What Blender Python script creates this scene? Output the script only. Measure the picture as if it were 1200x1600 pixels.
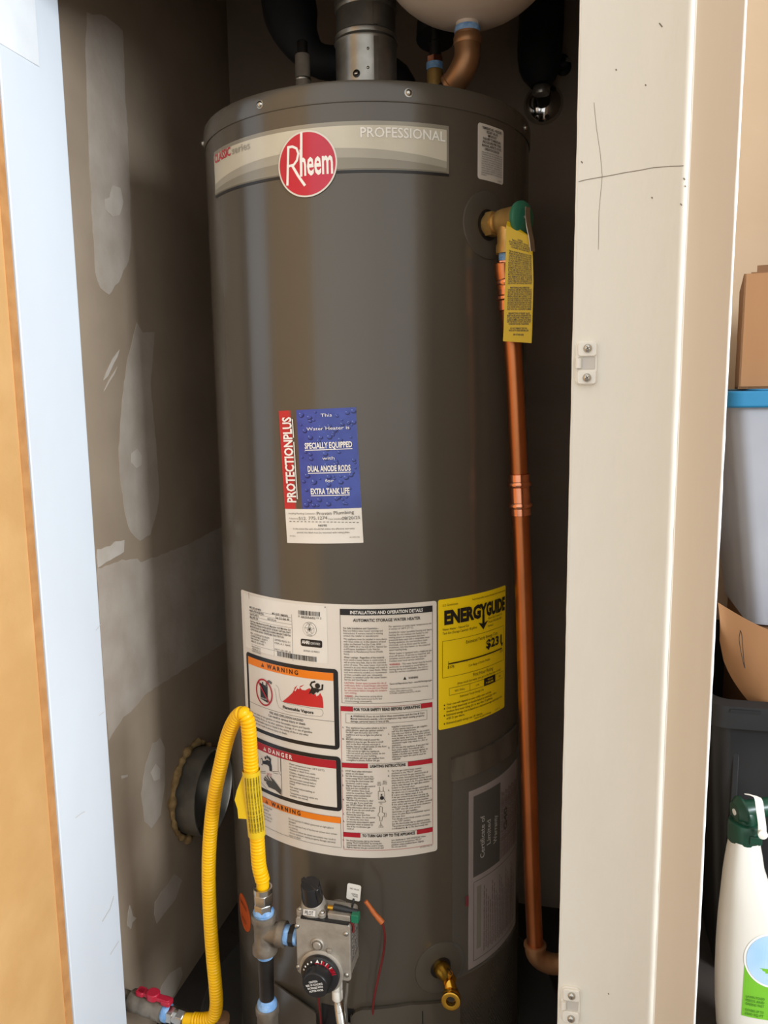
import bpy, math, random
from mathutils import Vector, Matrix
random.seed(4)
PI = math.pi
scene = bpy.context.scene
for o in list(bpy.data.objects): bpy.data.objects.remove(o)
COL = scene.collection

# ------------------------------------------------------------------ camera
FPX, PITCH, ROLL, YAW, EYE = 1240.0, 0.14817876, -0.01271435, math.radians(13.5), 1.2
def _rz(v):
    c, s = math.cos(YAW), math.sin(YAW)
    return Vector((v[0]*c - v[1]*s, v[0]*s + v[1]*c, v[2]))
_F = Vector((0, math.cos(PITCH), -math.sin(PITCH))); _U = Vector((0, math.sin(PITCH), math.cos(PITCH))); _X = Vector((1, 0, 0))
CX = _rz(_X*math.cos(ROLL) + _U*math.sin(ROLL)); CU = _rz(-_X*math.sin(ROLL) + _U*math.cos(ROLL)); CF = _rz(_F)
CAM = Vector((0, 0, EYE))
cam = bpy.data.cameras.new('camera'); camo = bpy.data.objects.new('camera', cam); COL.objects.link(camo)
cam.sensor_fit = 'VERTICAL'; cam.sensor_height = 24.0; cam.lens = FPX/1600*24.0; cam.clip_start = 0.02
m = Matrix((CX, CU, -CF)).transposed().to_4x4(); m.translation = CAM; camo.matrix_world = m
scene.camera = camo

# ------------------------------------------------------------------ light
vs = scene.view_settings
vs.view_transform = 'Standard'; vs.look = 'None'; vs.exposure = 0.45; vs.gamma = 1.0; vs.use_curve_mapping = False
world = bpy.data.worlds.new('daylight'); scene.world = world; world.use_nodes = True
bg = world.node_tree.nodes['Background']; bg.inputs[0].default_value = (1.0, 0.985, 0.955, 1); bg.inputs[1].default_value = 0.92
def area(name, loc, target, sx, sy, power, col):
    l = bpy.data.lights.new(name, 'AREA'); l.shape = 'RECTANGLE'; l.size = sx; l.size_y = sy; l.energy = power; l.color = col
    o = bpy.data.objects.new(name, l); COL.objects.link(o); o.location = loc
    o.rotation_euler = (Vector(target) - Vector(loc)).to_track_quat('-Z', 'Y').to_euler()
    return o
area('garage_door_daylight', (2.06, -0.34, 1.74), (-0.75, 1.2, 1.2), 0.65, 0.62, 60, (0.86, 0.93, 1.0))

# ------------------------------------------------------------------ helpers
def S(r, g, b):
    return tuple(((c/255)/12.92 if c/255 <= .04045 else ((c/255 + .055)/1.055)**2.4) for c in (r, g, b)) + (1.0,)
def ray(px, py): return CX*((px - 600)/FPX) + CU*((800 - py)/FPX) + CF
def at(px, py, y):                       # the point of the vertical plane at depth y seen at a photograph pixel
    d = ray(px, py); return CAM + d*((y - CAM.y)/d.y)
def atx(px, py, x):
    d = ray(px, py); return CAM + d*((x - CAM.x)/d.x)
TX, TY, TR = -0.33896, 1.32877, 0.26     # water heater axis and radius
def tank_sz(px, py):
    d = ray(px, py); h = math.hypot(d.x, d.y); dx, dy = d.x/h, d.y/h
    b = dx*TX + dy*TY; q = max(0, b*b - (TX*TX + TY*TY - TR*TR)); t = b - math.sqrt(q)
    x, y = dx*t, dy*t
    return math.atan2(x - TX, TY - y)*TR, EYE + d.z/h*t
def tank_pt(s, z, off=0.0):
    a = s/TR; return Vector((TX + (TR + off)*math.sin(a), TY - (TR + off)*math.cos(a), z))
def tank_n(s): return Vector((math.sin(s/TR), -math.cos(s/TR), 0))

MATS = {}
def mat(name, c, rough=0.5, metal=0.0, c2=None, nscale=20.0, stretch=(1, 1, 1), bump=0.0, bscale=60.0, spec=0.5, coat=0.0, trans=0.0, alpha=1.0, contrast=(0.35, 0.65), rough2=None):
    m = bpy.data.materials.new(name); m.use_nodes = True; nt = m.node_tree; N = nt.nodes; L = nt.links
    b = N['Principled BSDF']
    b.inputs['Base Color'].default_value = c; b.inputs['Roughness'].default_value = rough; b.inputs['Metallic'].default_value = metal
    b.inputs['Specular IOR Level'].default_value = spec; b.inputs['Coat Weight'].default_value = coat; b.inputs['Coat Roughness'].default_value = 0.12
    b.inputs['Transmission Weight'].default_value = trans; b.inputs['Alpha'].default_value = alpha
    tc = N.new('ShaderNodeTexCoord'); mp = N.new('ShaderNodeMapping'); mp.inputs['Scale'].default_value = stretch
    L.new(tc.outputs['Object'], mp.inputs['Vector'])
    n = N.new('ShaderNodeTexNoise'); n.inputs['Scale'].default_value = nscale; n.inputs['Detail'].default_value = 5
    L.new(mp.outputs[0], n.inputs['Vector'])
    r = N.new('ShaderNodeValToRGB'); r.color_ramp.elements[0].position, r.color_ramp.elements[1].position = contrast
    r.color_ramp.elements[0].color = c; r.color_ramp.elements[1].color = c2 or tuple(x*0.93 for x in c[:3]) + (1,)
    L.new(n.outputs['Fac'], r.inputs[0]); L.new(r.outputs[0], b.inputs['Base Color'])
    if rough2 is not None:
        mr = N.new('ShaderNodeMapRange'); mr.inputs[3].default_value = rough; mr.inputs[4].default_value = rough2
        L.new(n.outputs['Fac'], mr.inputs[0]); L.new(mr.outputs[0], b.inputs['Roughness'])
    if bump:
        n2 = N.new('ShaderNodeTexNoise'); n2.inputs['Scale'].default_value = bscale; n2.inputs['Detail'].default_value = 6
        L.new(mp.outputs[0], n2.inputs['Vector'])
        bp = N.new('ShaderNodeBump'); bp.inputs['Strength'].default_value = 1.0; bp.inputs['Distance'].default_value = bump
        L.new(n2.outputs['Fac'], bp.inputs['Height']); L.new(bp.outputs[0], b.inputs['Normal'])
    MATS[name] = m
    return m
M = lambda n: MATS[n]
mat('tank_paint', (0.083, 0.071, 0.054, 1), 0.22, spec=0.62, c2=(0.079, 0.067, 0.051, 1), nscale=3, bump=0.00015, bscale=70, coat=0.2)
mat('lid_paint', (0.083, 0.072, 0.056, 1), 0.26, spec=0.65, nscale=3, coat=0.2)
mat('ring_plastic', (0.086, 0.075, 0.058, 1), 0.5, spec=0.25)
mat('label_white', S(226, 219, 208), 0.30, c2=S(221, 213, 201), nscale=6, coat=0.3)
mat('plate_white', S(234, 229, 219), 0.28, coat=0.3)
mat('print_black', (0.012, 0.011, 0.012, 1), 0.35)
mat('print_grey', S(95, 90, 85), 0.4)
mat('print_red', S(178, 22, 40), 0.35)
mat('flame_red', S(200, 40, 42), 0.35)
mat('print_orange', S(240, 130, 25), 0.35)
mat('print_white', S(245, 242, 235), 0.35)
mat('brand_red', S(196, 20, 55), 0.22, coat=0.4)
mat('brand_cream', S(205, 198, 178), 0.25, coat=0.3)
mat('brand_silver', S(150, 144, 130), 0.3, 0.2, coat=0.2)
mat('brand_grey', S(168, 162, 146), 0.28, coat=0.3)
mat('brand_dark', S(140, 134, 119), 0.28, coat=0.3)
mat('energy_yellow', S(254, 218, 16), 0.4, nscale=5, coat=0.15)
mat('protect_blue', S(48, 66, 150), 0.3, c2=S(58, 78, 165), nscale=40, coat=0.25)
mat('drop_light', S(120, 140, 205), 0.3)
mat('drop_dark', S(26, 36, 98), 0.3)
mat('protect_red', S(200, 40, 48), 0.3, coat=0.2)
mat('protect_brown', S(92, 78, 66), 0.3)
mat('sticker_orange', S(214, 92, 30), 0.4)
mat('booklet_dark', S(72, 68, 64), 0.4)
mat('booklet_paper', S(205, 190, 186), 0.45)
mat('booklet_maroon', S(120, 50, 56), 0.45)
mat('tape_grey', S(98, 91, 80), 0.4, c2=S(72, 66, 57), nscale=30, stretch=(1, 1, .3), bump=0.0006, bscale=45)
mat('copper', S(198, 122, 76), 0.28, 1.0, c2=S(162, 100, 62), nscale=9, stretch=(2, 2, .7), rough2=0.42)
mat('copper_bright', S(228, 156, 122), 0.18, 1.0, c2=S(212, 134, 100), nscale=20)
mat('copper_dull', S(166, 122, 84), 0.42, 0.7, c2=S(132, 96, 66), nscale=14)
mat('brass', S(206, 170, 104), 0.36, 0.65, c2=S(176, 138, 78), nscale=25, bump=0.0004, bscale=90)
mat('brass_gold', S(206, 158, 60), 0.24, 1.0, nscale=25)
mat('chrome', S(215, 215, 215), 0.10, 1.0)
mat('steel', S(190, 188, 182), 0.24, 1.0, nscale=30)
mat('galvanised', S(184, 182, 175), 0.26, 0.8, c2=S(142, 140, 133), nscale=18, rough2=0.4)
mat('cast_aluminium', S(168, 160, 148), 0.42, 0.4, c2=S(154, 146, 134), nscale=60, bump=0.0003, bscale=260)
mat('malleable_iron', S(132, 122, 108), 0.38, 0.35, c2=S(104, 95, 84), nscale=40, bump=0.0005, bscale=140)
mat('black_iron', S(46, 43, 41), 0.38, 0.4, c2=S(34, 32, 31), nscale=30)
mat('sealant_blue', S(96, 142, 194), 0.55, c2=S(140, 176, 214), nscale=90, bump=0.002, bscale=160)
mat('gas_yellow', S(238, 186, 3), 0.40, c2=S(232, 176, 3), nscale=20, spec=0.35)
mat('tag_yellow', S(224, 190, 30), 0.42, nscale=9, c2=S(214, 178, 24))
mat('black_plastic', (0.012, 0.012, 0.013, 1), 0.32)
mat('black_foam', (0.010, 0.011, 0.014, 1), 0.72, c2=(0.016, 0.017, 0.02, 1), nscale=30, bump=0.0008, bscale=60)
mat('green_plastic', S(20, 108, 78), 0.4)
mat('cap_green', S(44, 112, 86), 0.45)
mat('dark_green', S(14, 62, 44), 0.35)
mat('handle_red', S(176, 26, 52), 0.45)
mat('wire_red', S(120, 34, 34), 0.5)
mat('wire_orange', S(190, 100, 42), 0.5)
mat('white_plastic', S(238, 234, 224), 0.4)
mat('tank_white', S(214, 200, 184), 0.4, c2=S(200, 184, 168), nscale=6)
mat('pan_metal', (0.055, 0.052, 0.047, 1), 0.45, 0.1, nscale=8)
mat('foam_tan', S(176, 146, 98), 0.8, c2=S(140, 112, 70), nscale=60, bump=0.003, bscale=90)
mat('drywall', S(172, 153, 131), 0.85, c2=S(158, 139, 118), nscale=5, bump=0.0008, bscale=30)
mat('drywall_dark', S(166, 148, 130), 0.85, c2=S(152, 136, 120), nscale=6, bump=0.0008, bscale=30)
mat('compound', S(190, 177, 162), 0.8, c2=S(178, 163, 147), nscale=16, bump=0.001, bscale=50)
mat('compound_light', S(206, 195, 182), 0.8, c2=S(194, 181, 166), nscale=22)
mat('paint_white', S(230, 238, 246), 0.38, c2=S(224, 230, 237), nscale=4, stretch=(1, 1, .4), bump=0.0004, bscale=35, spec=0.4)
mat('sunlit_white', S(246, 250, 253), 0.3)
mat('paint_cream', S(238, 235, 225), 0.40, c2=S(231, 227, 215), nscale=5, stretch=(1, 1, .35), bump=0.0018, bscale=42, spec=0.45)
mat('paint_tan', S(226, 214, 197), 0.45, c2=S(219, 207, 190), nscale=6, stretch=(1, 1, .3), bump=0.0006, bscale=30)
mat('lit_edge_white', S(252, 250, 246), 0.3)
mat('scratch', S(128, 116, 98), 0.7)
mat('mdf', S(222, 176, 116), 0.6, c2=S(212, 164, 104), nscale=12, bump=0.0003, bscale=120)
mat('mdf_edge', S(206, 150, 92), 0.7, c2=S(190, 134, 80), nscale=40)
mat('tan_wall', S(214, 188, 156), 0.8, c2=S(206, 178, 146), nscale=3, bump=0.0006, bscale=40)
mat('concrete', S(138, 132, 126), 0.8, c2=S(118, 112, 106), nscale=4, bump=0.001, bscale=30)
mat('dark_floor', S(66, 58, 52), 0.85, c2=S(50, 44, 40), nscale=9, bump=0.002, bscale=30)
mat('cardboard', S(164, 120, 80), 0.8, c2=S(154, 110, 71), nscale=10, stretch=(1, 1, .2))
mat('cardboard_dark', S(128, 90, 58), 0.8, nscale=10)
mat('lid_blue', S(32, 122, 166), 0.4, c2=S(28, 112, 154), nscale=6)
mat('tote_black', (0.014, 0.014, 0.015, 1), 0.36, c2=(0.02, 0.02, 0.021, 1), nscale=10)
mat('bottle_white', S(226, 222, 212), 0.36, c2=S(220, 214, 203), nscale=4)
mat('label_green', S(120, 190, 50), 0.4, c2=S(110, 178, 40), nscale=6)
mat('label_sky', S(160, 198, 232), 0.4, c2=S(190, 214, 238), nscale=14)
mat('print_green', S(62, 120, 30), 0.45)
mat('tag_grey', S(205, 200, 192), 0.45)
def clear(name, c, rough, fac, gl=0.12):
    m = bpy.data.materials.new(name); m.use_nodes = True; nt = m.node_tree; N = nt.nodes; L = nt.links
    b = N['Principled BSDF']; b.inputs['Base Color'].default_value = c; b.inputs['Roughness'].default_value = rough
    tr = N.new('ShaderNodeBsdfTransparent'); mx = N.new('ShaderNodeMixShader'); out = N['Material Output']
    n = N.new('ShaderNodeTexNoise'); n.inputs['Scale'].default_value = 14; mr = N.new('ShaderNodeMapRange')
    mr.inputs[3].default_value = fac*0.85; mr.inputs[4].default_value = fac*1.15
    tc = N.new('ShaderNodeTexCoord'); L.new(tc.outputs['Object'], n.inputs['Vector']); L.new(n.outputs['Fac'], mr.inputs[0])
    L.new(mr.outputs[0], mx.inputs[0]); L.new(tr.outputs[0], mx.inputs[1]); L.new(b.outputs[0], mx.inputs[2]); L.new(mx.outputs[0], out.inputs[0])
    MATS[name] = m
clear('clear_bag', (0.16, 0.155, 0.14, 1), 0.25, 0.35)
clear('clear_tote', S(190, 192, 200), 0.35, 0.62)
clear('lever_clear', S(190, 196, 190), 0.2, 0.6)
def perforated():
    m = bpy.data.materials.new('perforated_metal'); m.use_nodes = True; nt = m.node_tree; N = nt.nodes; L = nt.links
    b = N['Principled BSDF']; b.inputs['Roughness'].default_value = 0.5
    tc = N.new('ShaderNodeTexCoord'); v = N.new('ShaderNodeTexVoronoi'); v.inputs['Scale'].default_value = 230; v.inputs['Randomness'].default_value = 0.15
    r = N.new('ShaderNodeValToRGB'); r.color_ramp.elements[0].position = 0.25; r.color_ramp.elements[1].position = 0.4
    r.color_ramp.elements[0].color = (0.004, 0.004, 0.004, 1); r.color_ramp.elements[1].color = (0.07, 0.065, 0.055, 1)
    L.new(tc.outputs['Object'], v.inputs['Vector']); L.new(v.outputs['Distance'], r.inputs[0]); L.new(r.outputs[0], b.inputs['Base Color'])
    MATS['perforated_metal'] = m
perforated()

ORG = {}
def tag(o, label=None, cat=None, group=None, kind=None):
    if label: o['label'] = label
    if cat: o['category'] = cat
    if group: o['group'] = group
    if kind: o['kind'] = kind
    return o
def thing(name, loc, label, cat, group=None):
    o = bpy.data.objects.new(name, None); o.empty_display_size = 0.05; COL.objects.link(o); o.location = loc; ORG[o] = Vector(loc)
    return tag(o, label, cat, group)
def frame(axis):
    a = Vector(axis).normalized(); t = Vector((0, 0, 1)) if abs(a.z) < 0.9 else Vector((1, 0, 0))
    u = t.cross(a).normalized(); v = a.cross(u); return u, v, a
class MB:
    def __init__(s): s.v = []; s.f = []
    def add(s, vs, fs):
        n = len(s.v); s.v += [Vector(q) for q in vs]; s.f += [tuple(i + n for i in q) for q in fs]; return s
    def box(s, lo, hi):
        x0, y0, z0 = lo; x1, y1, z1 = hi
        return s.add([(x0, y0, z0), (x1, y0, z0), (x1, y1, z0), (x0, y1, z0), (x0, y0, z1), (x1, y0, z1), (x1, y1, z1), (x0, y1, z1)],
                     [(0, 3, 2, 1), (4, 5, 6, 7), (0, 1, 5, 4), (1, 2, 6, 5), (2, 3, 7, 6), (3, 0, 4, 7)])
    def obox(s, c, ex, ey, ez, sx, sy, sz):
        c = Vector(c); P = []
        for k in (-1, 1):
            for (i, j) in ((-1, -1), (1, -1), (1, 1), (-1, 1)): P.append(c + Vector(ex)*sx/2*i + Vector(ey)*sy/2*j + Vector(ez)*sz/2*k)
        return s.add(P, [(0, 3, 2, 1), (4, 5, 6, 7), (0, 1, 5, 4), (1, 2, 6, 5), (2, 3, 7, 6), (3, 0, 4, 7)])
    def prism(s, poly, z0, z1):            # poly in xy, counter-clockwise
        n = len(poly); vs = [(x, y, z0) for x, y in poly] + [(x, y, z1) for x, y in poly]
        return s.add(vs, [tuple(range(n - 1, -1, -1)), tuple(range(n, 2*n))] + [(i, (i + 1) % n, n + (i + 1) % n, n + i) for i in range(n)])
    def slab(s, poly, O, ex, ey, en, t0, t1):  # polygon in a local frame, extruded along en
        n = len(poly); O = Vector(O); ex, ey, en = Vector(ex), Vector(ey), Vector(en)
        vs = [O + ex*x + ey*y + en*t0 for x, y in poly] + [O + ex*x + ey*y + en*t1 for x, y in poly]
        return s.add(vs, [tuple(range(n - 1, -1, -1)), tuple(range(n, 2*n))] + [(i, (i + 1) % n, n + (i + 1) % n, n + i) for i in range(n)])
    def lathe(s, prof, o, axis=(0, 0, 1), seg=24, a0=0.0, sq=None):
        u, v, a = frame(axis); o = Vector(o); vs = []; fs = []; n = len(prof)
        for (r, h) in prof:
            for k in range(seg):
                t = a0 + 2*PI*k/seg; vs.append(o + a*h + (u*math.cos(t) + v*math.sin(t))*max(r, 1e-5))
        for i in range(n - 1):
            for k in range(seg):
                k2 = (k + 1) % seg; fs.append((i*seg + k, i*seg + k2, (i + 1)*seg + k2, (i + 1)*seg + k))
        if prof[0][0] > 1e-4: fs.append(tuple(range(seg - 1, -1, -1)))
        if prof[-1][0] > 1e-4: fs.append(tuple((n - 1)*seg + k for k in range(seg)))
        return s.add(vs, fs)
    def tube(s, path, r, seg=14, cap=True):
        P = [Vector(q) for q in path]; n = len(P); vs = []; fs = []; u = None
        for i in range(n):
            t = (P[min(i + 1, n - 1)] - P[max(i - 1, 0)]).normalized()
            if u is None: u = frame(t)[0]
            u = (u - t*u.dot(t)).normalized(); w = t.cross(u); rr = r(i) if callable(r) else r
            for k in range(seg):
                a = 2*PI*k/seg; vs.append(P[i] + (u*math.cos(a) + w*math.sin(a))*rr)
        for i in range(n - 1):
            for k in range(seg):
                k2 = (k + 1) % seg; fs.append((i*seg + k, i*seg + k2, (i + 1)*seg + k2, (i + 1)*seg + k))
        if cap: fs.append(tuple(range(seg - 1, -1, -1))); fs.append(tuple((n - 1)*seg + k for k in range(seg)))
        return s.add(vs, fs)
    def build(s, name, material, parent=None, smooth=40, bevel=0.0, kind=None):
        me = bpy.data.meshes.new(name); o = bpy.data.objects.new(name, me); COL.objects.link(o)
        g = ORG.get(parent, Vector((0, 0, 0))) if parent else Vector((0, 0, 0))
        me.from_pydata([tuple(q - g) for q in s.v], [], s.f); me.materials.append(M(material) if isinstance(material, str) else material)
        if smooth:
            me.polygons.foreach_set('use_smooth', [True]*len(me.polygons)); me.set_sharp_from_angle(angle=math.radians(smooth))
        if bevel:
            b = o.modifiers.new('bevel', 'BEVEL'); b.width = bevel; b.segments = 2; b.limit_method = 'ANGLE'; b.angle_limit = math.radians(35)
        if parent: o.parent = parent; ORG[o] = g
        else: ORG[o] = Vector((0, 0, 0))
        if kind: o['kind'] = kind
        return o
def spline(pts, step):
    P = [Vector(q) for q in pts]; P = [P[0]*2 - P[1]] + P + [P[-1]*2 - P[-2]]; out = []
    for i in range(1, len(P) - 2):
        a, b, c, d = P[i - 1], P[i], P[i + 1], P[i + 2]; n = max(2, int((c - b).length/step))
        for k in range(n):
            t = k/n; out.append(0.5*((2*b) + (c - a)*t + (2*a - 5*b + 4*c - d)*t*t + (3*b - a - 3*c + d)*t**3))
    out.append(P[-2]); return out
def rrpoly(x0, y0, x1, y1, r, n=5):
    out = []
    for cx, cy, a in ((x1 - r, y0 + r, -90), (x1 - r, y1 - r, 0), (x0 + r, y1 - r, 90), (x0 + r, y0 + r, 180)):
        for k in range(n + 1):
            t = math.radians(a + 90*k/n); out.append((cx + r*math.cos(t), cy + r*math.sin(t)))
    return out

# ---- printed sheets: everything is laid out in the sheet's own (u, v) in metres, then wrapped onto its surface
TEXTQ = []; SHEETS = []
class Sheet:
    def __init__(s, owner, mapper): s.o = owner; s.map = mapper; s.b = {}; SHEETS.append(s)
    def quad(s, col, pts2, faces, lay):
        B = s.b.setdefault(col, ([], [])); n = len(B[0]); B[0].extend(s.map(u, v, 0.0003*lay + 0.00025) for u, v in pts2)
        B[1].extend(tuple(i + n for i in q) for q in faces)
    def strip(s, col, us, top, bot, lay=1):
        pts = []
        for u in us: pts += [(u, bot(u)), (u, top(u))]
        s.quad(col, pts, [(2*i, 2*i + 2, 2*i + 3, 2*i + 1) for i in range(len(us) - 1)], lay)
    def rect(s, col, u0, v0, u1, v1, lay=1):
        n = max(1, int(abs(u1 - u0)/0.006)); s.strip(col, [u0 + (u1 - u0)*i/n for i in range(n + 1)], lambda u: v1, lambda u: v0, lay)
    def rrect(s, col, u0, v0, u1, v1, r, lay=1):
        us = [u0 + r*(1 - math.cos(PI/2*k/5)) for k in range(6)]; n = max(1, int((u1 - u0 - 2*r)/0.006))
        us += [u0 + r + (u1 - u0 - 2*r)*k/n for k in range(1, n)] + [u1 - r*(1 - math.cos(PI/2*(5 - k)/5)) for k in range(6)]
        def dv(u):
            d = max(0, r - (u - u0), r - (u1 - u)); return r - math.sqrt(max(0, r*r - d*d))
        s.strip(col, us, lambda u: v1 - dv(u), lambda u: v0 + dv(u), lay)
    def ell(s, col, cu, cv, ru, rv, lay=1, n=24):
        us = [cu - ru*math.cos(PI*k/n) for k in range(n + 1)]
        h = lambda u: rv*math.sqrt(max(0, 1 - ((u - cu)/ru)**2)); s.strip(col, us, lambda u: cv + h(u), lambda u: cv - h(u), lay)
    def stroke(s, col, pts, w, lay=2, closed=False):
        if closed: pts = list(pts) + [pts[0]]
        Q = []
        for (a, b) in zip(pts, pts[1:]):
            n = max(1, int(math.hypot(b[0] - a[0], b[1] - a[1])/0.005))
            Q += [(a[0] + (b[0] - a[0])*i/n, a[1] + (b[1] - a[1])*i/n) for i in range(n)]
        Q.append(pts[-1]); V = []
        for i, q in enumerate(Q):
            a, b = Q[max(i - 1, 0)], Q[min(i + 1, len(Q) - 1)]; dx, dy = b[0] - a[0], b[1] - a[1]; l = math.hypot(dx, dy) or 1
            V += [(q[0] - dy/l*w/2, q[1] + dx/l*w/2), (q[0] + dy/l*w/2, q[1] - dx/l*w/2)]
        s.quad(col, V, [(2*i + 1, 2*i + 3, 2*i + 2, 2*i) for i in range(len(Q) - 1)], lay)
    def frame(s, col, u0, v0, u1, v1, w, lay=2): s.stroke(col, [(u0, v0), (u1, v0), (u1, v1), (u0, v1), (u0, v0)], w, lay)
    def poly(s, col, pts, lay=2): s.quad(col, pts, [tuple(range(len(pts)))], lay)
    def text(s, txt, u, v, h, w=None, col='print_black', lay=3, bold=0.0, cond=0.85, align='L', rot=0.0):
        TEXTQ.append((s, txt, u, v, h, w, col, lay, bold, cond, align, rot))
NAMES = {'print_black': 'black_print', 'print_grey': 'grey_print', 'print_red': 'red_print', 'flame_red': 'flame_print', 'print_orange': 'orange_print', 'print_white': 'white_print'}
def flush_text():
    tmp = {}
    for q in TEXTQ:
        k = (q[1], q[8])
        if k in tmp: continue
        c = bpy.data.curves.new('text', 'FONT'); c.body = q[1]; c.size = 1.0; c.resolution_u = 2; c.fill_mode = 'FRONT'; c.offset = q[8]
        o = bpy.data.objects.new('text', c); COL.objects.link(o); tmp[k] = o
    bpy.context.view_layer.update(); dg = bpy.context.evaluated_depsgraph_get(); geo = {}
    for k, o in tmp.items():
        e = o.evaluated_get(dg); me = e.to_mesh()
        geo[k] = ([(v.co.x, v.co.y) for v in me.vertices], [tuple(p.vertices) for p in me.polygons]); e.to_mesh_clear()
    for o in tmp.values():
        c = o.data; bpy.data.objects.remove(o); bpy.data.curves.remove(c)
    for (s, txt, u, v, h, w, col, lay, bold, cond, align, rot) in TEXTQ:
        V, Fc = geo[(txt, bold)]
        if not V: continue
        x0 = min(q[0] for q in V); x1 = max(q[0] for q in V); sy = h/0.70
        sx = (w/(x1 - x0)) if w else sy*cond
        off = {'L': 0, 'C': -(x1 - x0)*sx/2, 'R': -(x1 - x0)*sx}[align]; c, sn = math.cos(rot), math.sin(rot); P = []
        for (x, y) in V:
            a = (x - x0)*sx + off; b = y*sy; P.append((u + a*c - b*sn, v + a*sn + b*c))
        s.quad(col, P, Fc, lay)
    for s in SHEETS:
        for col, (V, Fc) in s.b.items():
            mb = MB(); mb.v = [Vector(q) for q in V]; mb.f = Fc
            k = col.split('|'); mb.build(k[1] if len(k) > 1 else NAMES.get(col, col + '_print'), k[0], s.o, smooth=0)

# ------------------------------------------------------------------ the setting
WL, WB, FY, JX = -0.76, 1.75, 0.90, -0.702           # left wall x, back wall y, face frame y
def struct(mb, name, material, **k):
    o = mb.build(name, material, kind='structure', **k); return o
struct(MB().box((-3.0, -3.6, -0.1), (3.2, 0.94, 0.0)), 'floor', 'concrete', smooth=0)
struct(MB().box((WL - 0.1, 0.94, -0.1), (1.3, WB + 0.1, 0.0)), 'floor_closet', 'dark_floor', smooth=0)
wl = struct(MB().box((WL - 0.1, 1.0, 0.0), (WL, WB, 2.4)), 'wall_left', 'drywall', smooth=0)
struct(MB().box((WL - 0.1, WB, 0.0), (0.12, WB + 0.1, 2.4)), 'wall_back', 'drywall_dark', smooth=0)
struct(MB().box((0.055, 0.962, 0.0), (0.12, WB, 2.4)), 'wall_right', 'drywall', smooth=0)
struct(MB().box((WL - 0.1, 0.962, 2.4), (0.12, WB + 0.1, 2.45)), 'ceiling', 'drywall_dark', smooth=0)
struct(MB().box((0.12, WB, 0.0), (1.3, WB + 0.1, 2.4)), 'wall_alcove', 'tan_wall', smooth=0)
struct(MB().box((1.0, 0.97, 0.0), (1.1, WB, 2.4)), 'wall_alcove_side', 'tan_wall', smooth=0)
struct(MB().box((0.12, 1.0, 0.0), (1.0, WB, 0.24)), 'floor_alcove', 'dark_floor', smooth=0)
struct(MB().box((-2.4, FY + 0.030, 0.0), (JX - 0.022, 1.0, 2.5)), 'wall_front', 'paint_white', smooth=0)
# deep painted jamb on the left, seen on its inner side
JX = -0.702
yN, yF = JX/math.tan(math.radians(-37.45)), JX/math.tan(math.radians(-33.85))
t1 = struct(MB().box((JX - 0.02, yN, 0.0), (JX, yF, 2.5)), 'trim_1', 'paint_white', bevel=0.0015)
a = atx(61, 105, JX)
MB().box((JX - 0.001, yN + .001, a.z), (JX + 0.0014, a.y, 2.5)).build('sunlit_patch', 'sunlit_white', t1, bevel=0.0006)  # sunlit patch of the jamb, put into the colour as a thin whiter slab
# post between closet and alcove, with a thin board standing out towards the viewer
PX0, PX1 = -0.0035, 0.1086
t2 = struct(MB().box((PX0, FY, 0.0), (0.130, 0.962, 2.5)), 'trim_2', 'paint_cream', smooth=0)
FE = 0.770; fx = FE*math.tan(math.radians(9.62))
t4 = struct(MB().prism([(PX1 - .0003, FY - .0044), (fx, FE), (fx + .0020, FE), (PX1 + .0015, FY - .0044)], 0.0, 2.5), 'trim_4', 'paint_tan', smooth=0)
rp = random.Random(3)
zs = [2.5*i/160 for i in range(161)]
MB().tube([(PX1 + 0.0002, FY + 0.0002, z) for z in zs], lambda i: 0.0009 + rp.uniform(-.0002, .0002), 8).build('lit_corner_line', 'lit_edge_white', t2)  # bright corner line: daylight on the edge put into a whiter colour
MB().tube([(fx + .0010, FE, z) for z in zs], lambda i: 0.0012 + rp.uniform(-.0002, .0003), 8).build('edge_ridge', 'lit_edge_white', t4)  # lit edge of the thin board, its brightness put into the white
MB().tube([(PX0 + 0.0006, FY + 0.0008, z) for z in zs], lambda i: 0.0013 + rp.uniform(-.0002, .0003), 8).build('edge_ridge', 'paint_cream', t2)
def mark(name, pts, w, material, parent, y=FY - 0.0003):
    Q = [at(x, yy, y) for x, yy in pts]; mb = MB()
    for p, q in zip(Q, Q[1:]):
        d = (q - p).normalized(); n = Vector((-d.z, 0, d.x))*w/2
        mb.add([p - n, q - n, q + n, p + n], [(0, 1, 2, 3)])
    return mb.build(name, material, parent, smooth=0)
mark('crack', [(904, 284), (915, 281), (932, 278), (955, 274), (975, 270), (1000, 266), (1020, 262), (1045, 260), (1068, 259)], 0.0007, 'scratch', t2)
mark('hairline', [(928, 160), (932, 200), (938, 240), (941, 275), (936, 330), (935, 390)], 0.0004, 'scratch', t2)
for (x, y, l) in ((962, 108, 2), (1030, 36, 6), (1068, 278, 3), (1070, 290, 2), (1063, 318, 3), (1018, 308, 2), (908, 252, 3), (1008, 132, 2), (950, 1552, 2), (1070, 500, 2)):
    mark('nick', [(x, y), (x + l*.8, y + l)], 0.0012, 'scratch', t2)
struct(MB().box((JX, FY, 1.745), (PX0, 0.962, 2.5)), 'trim_3', 'paint_white', smooth=0)
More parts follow.
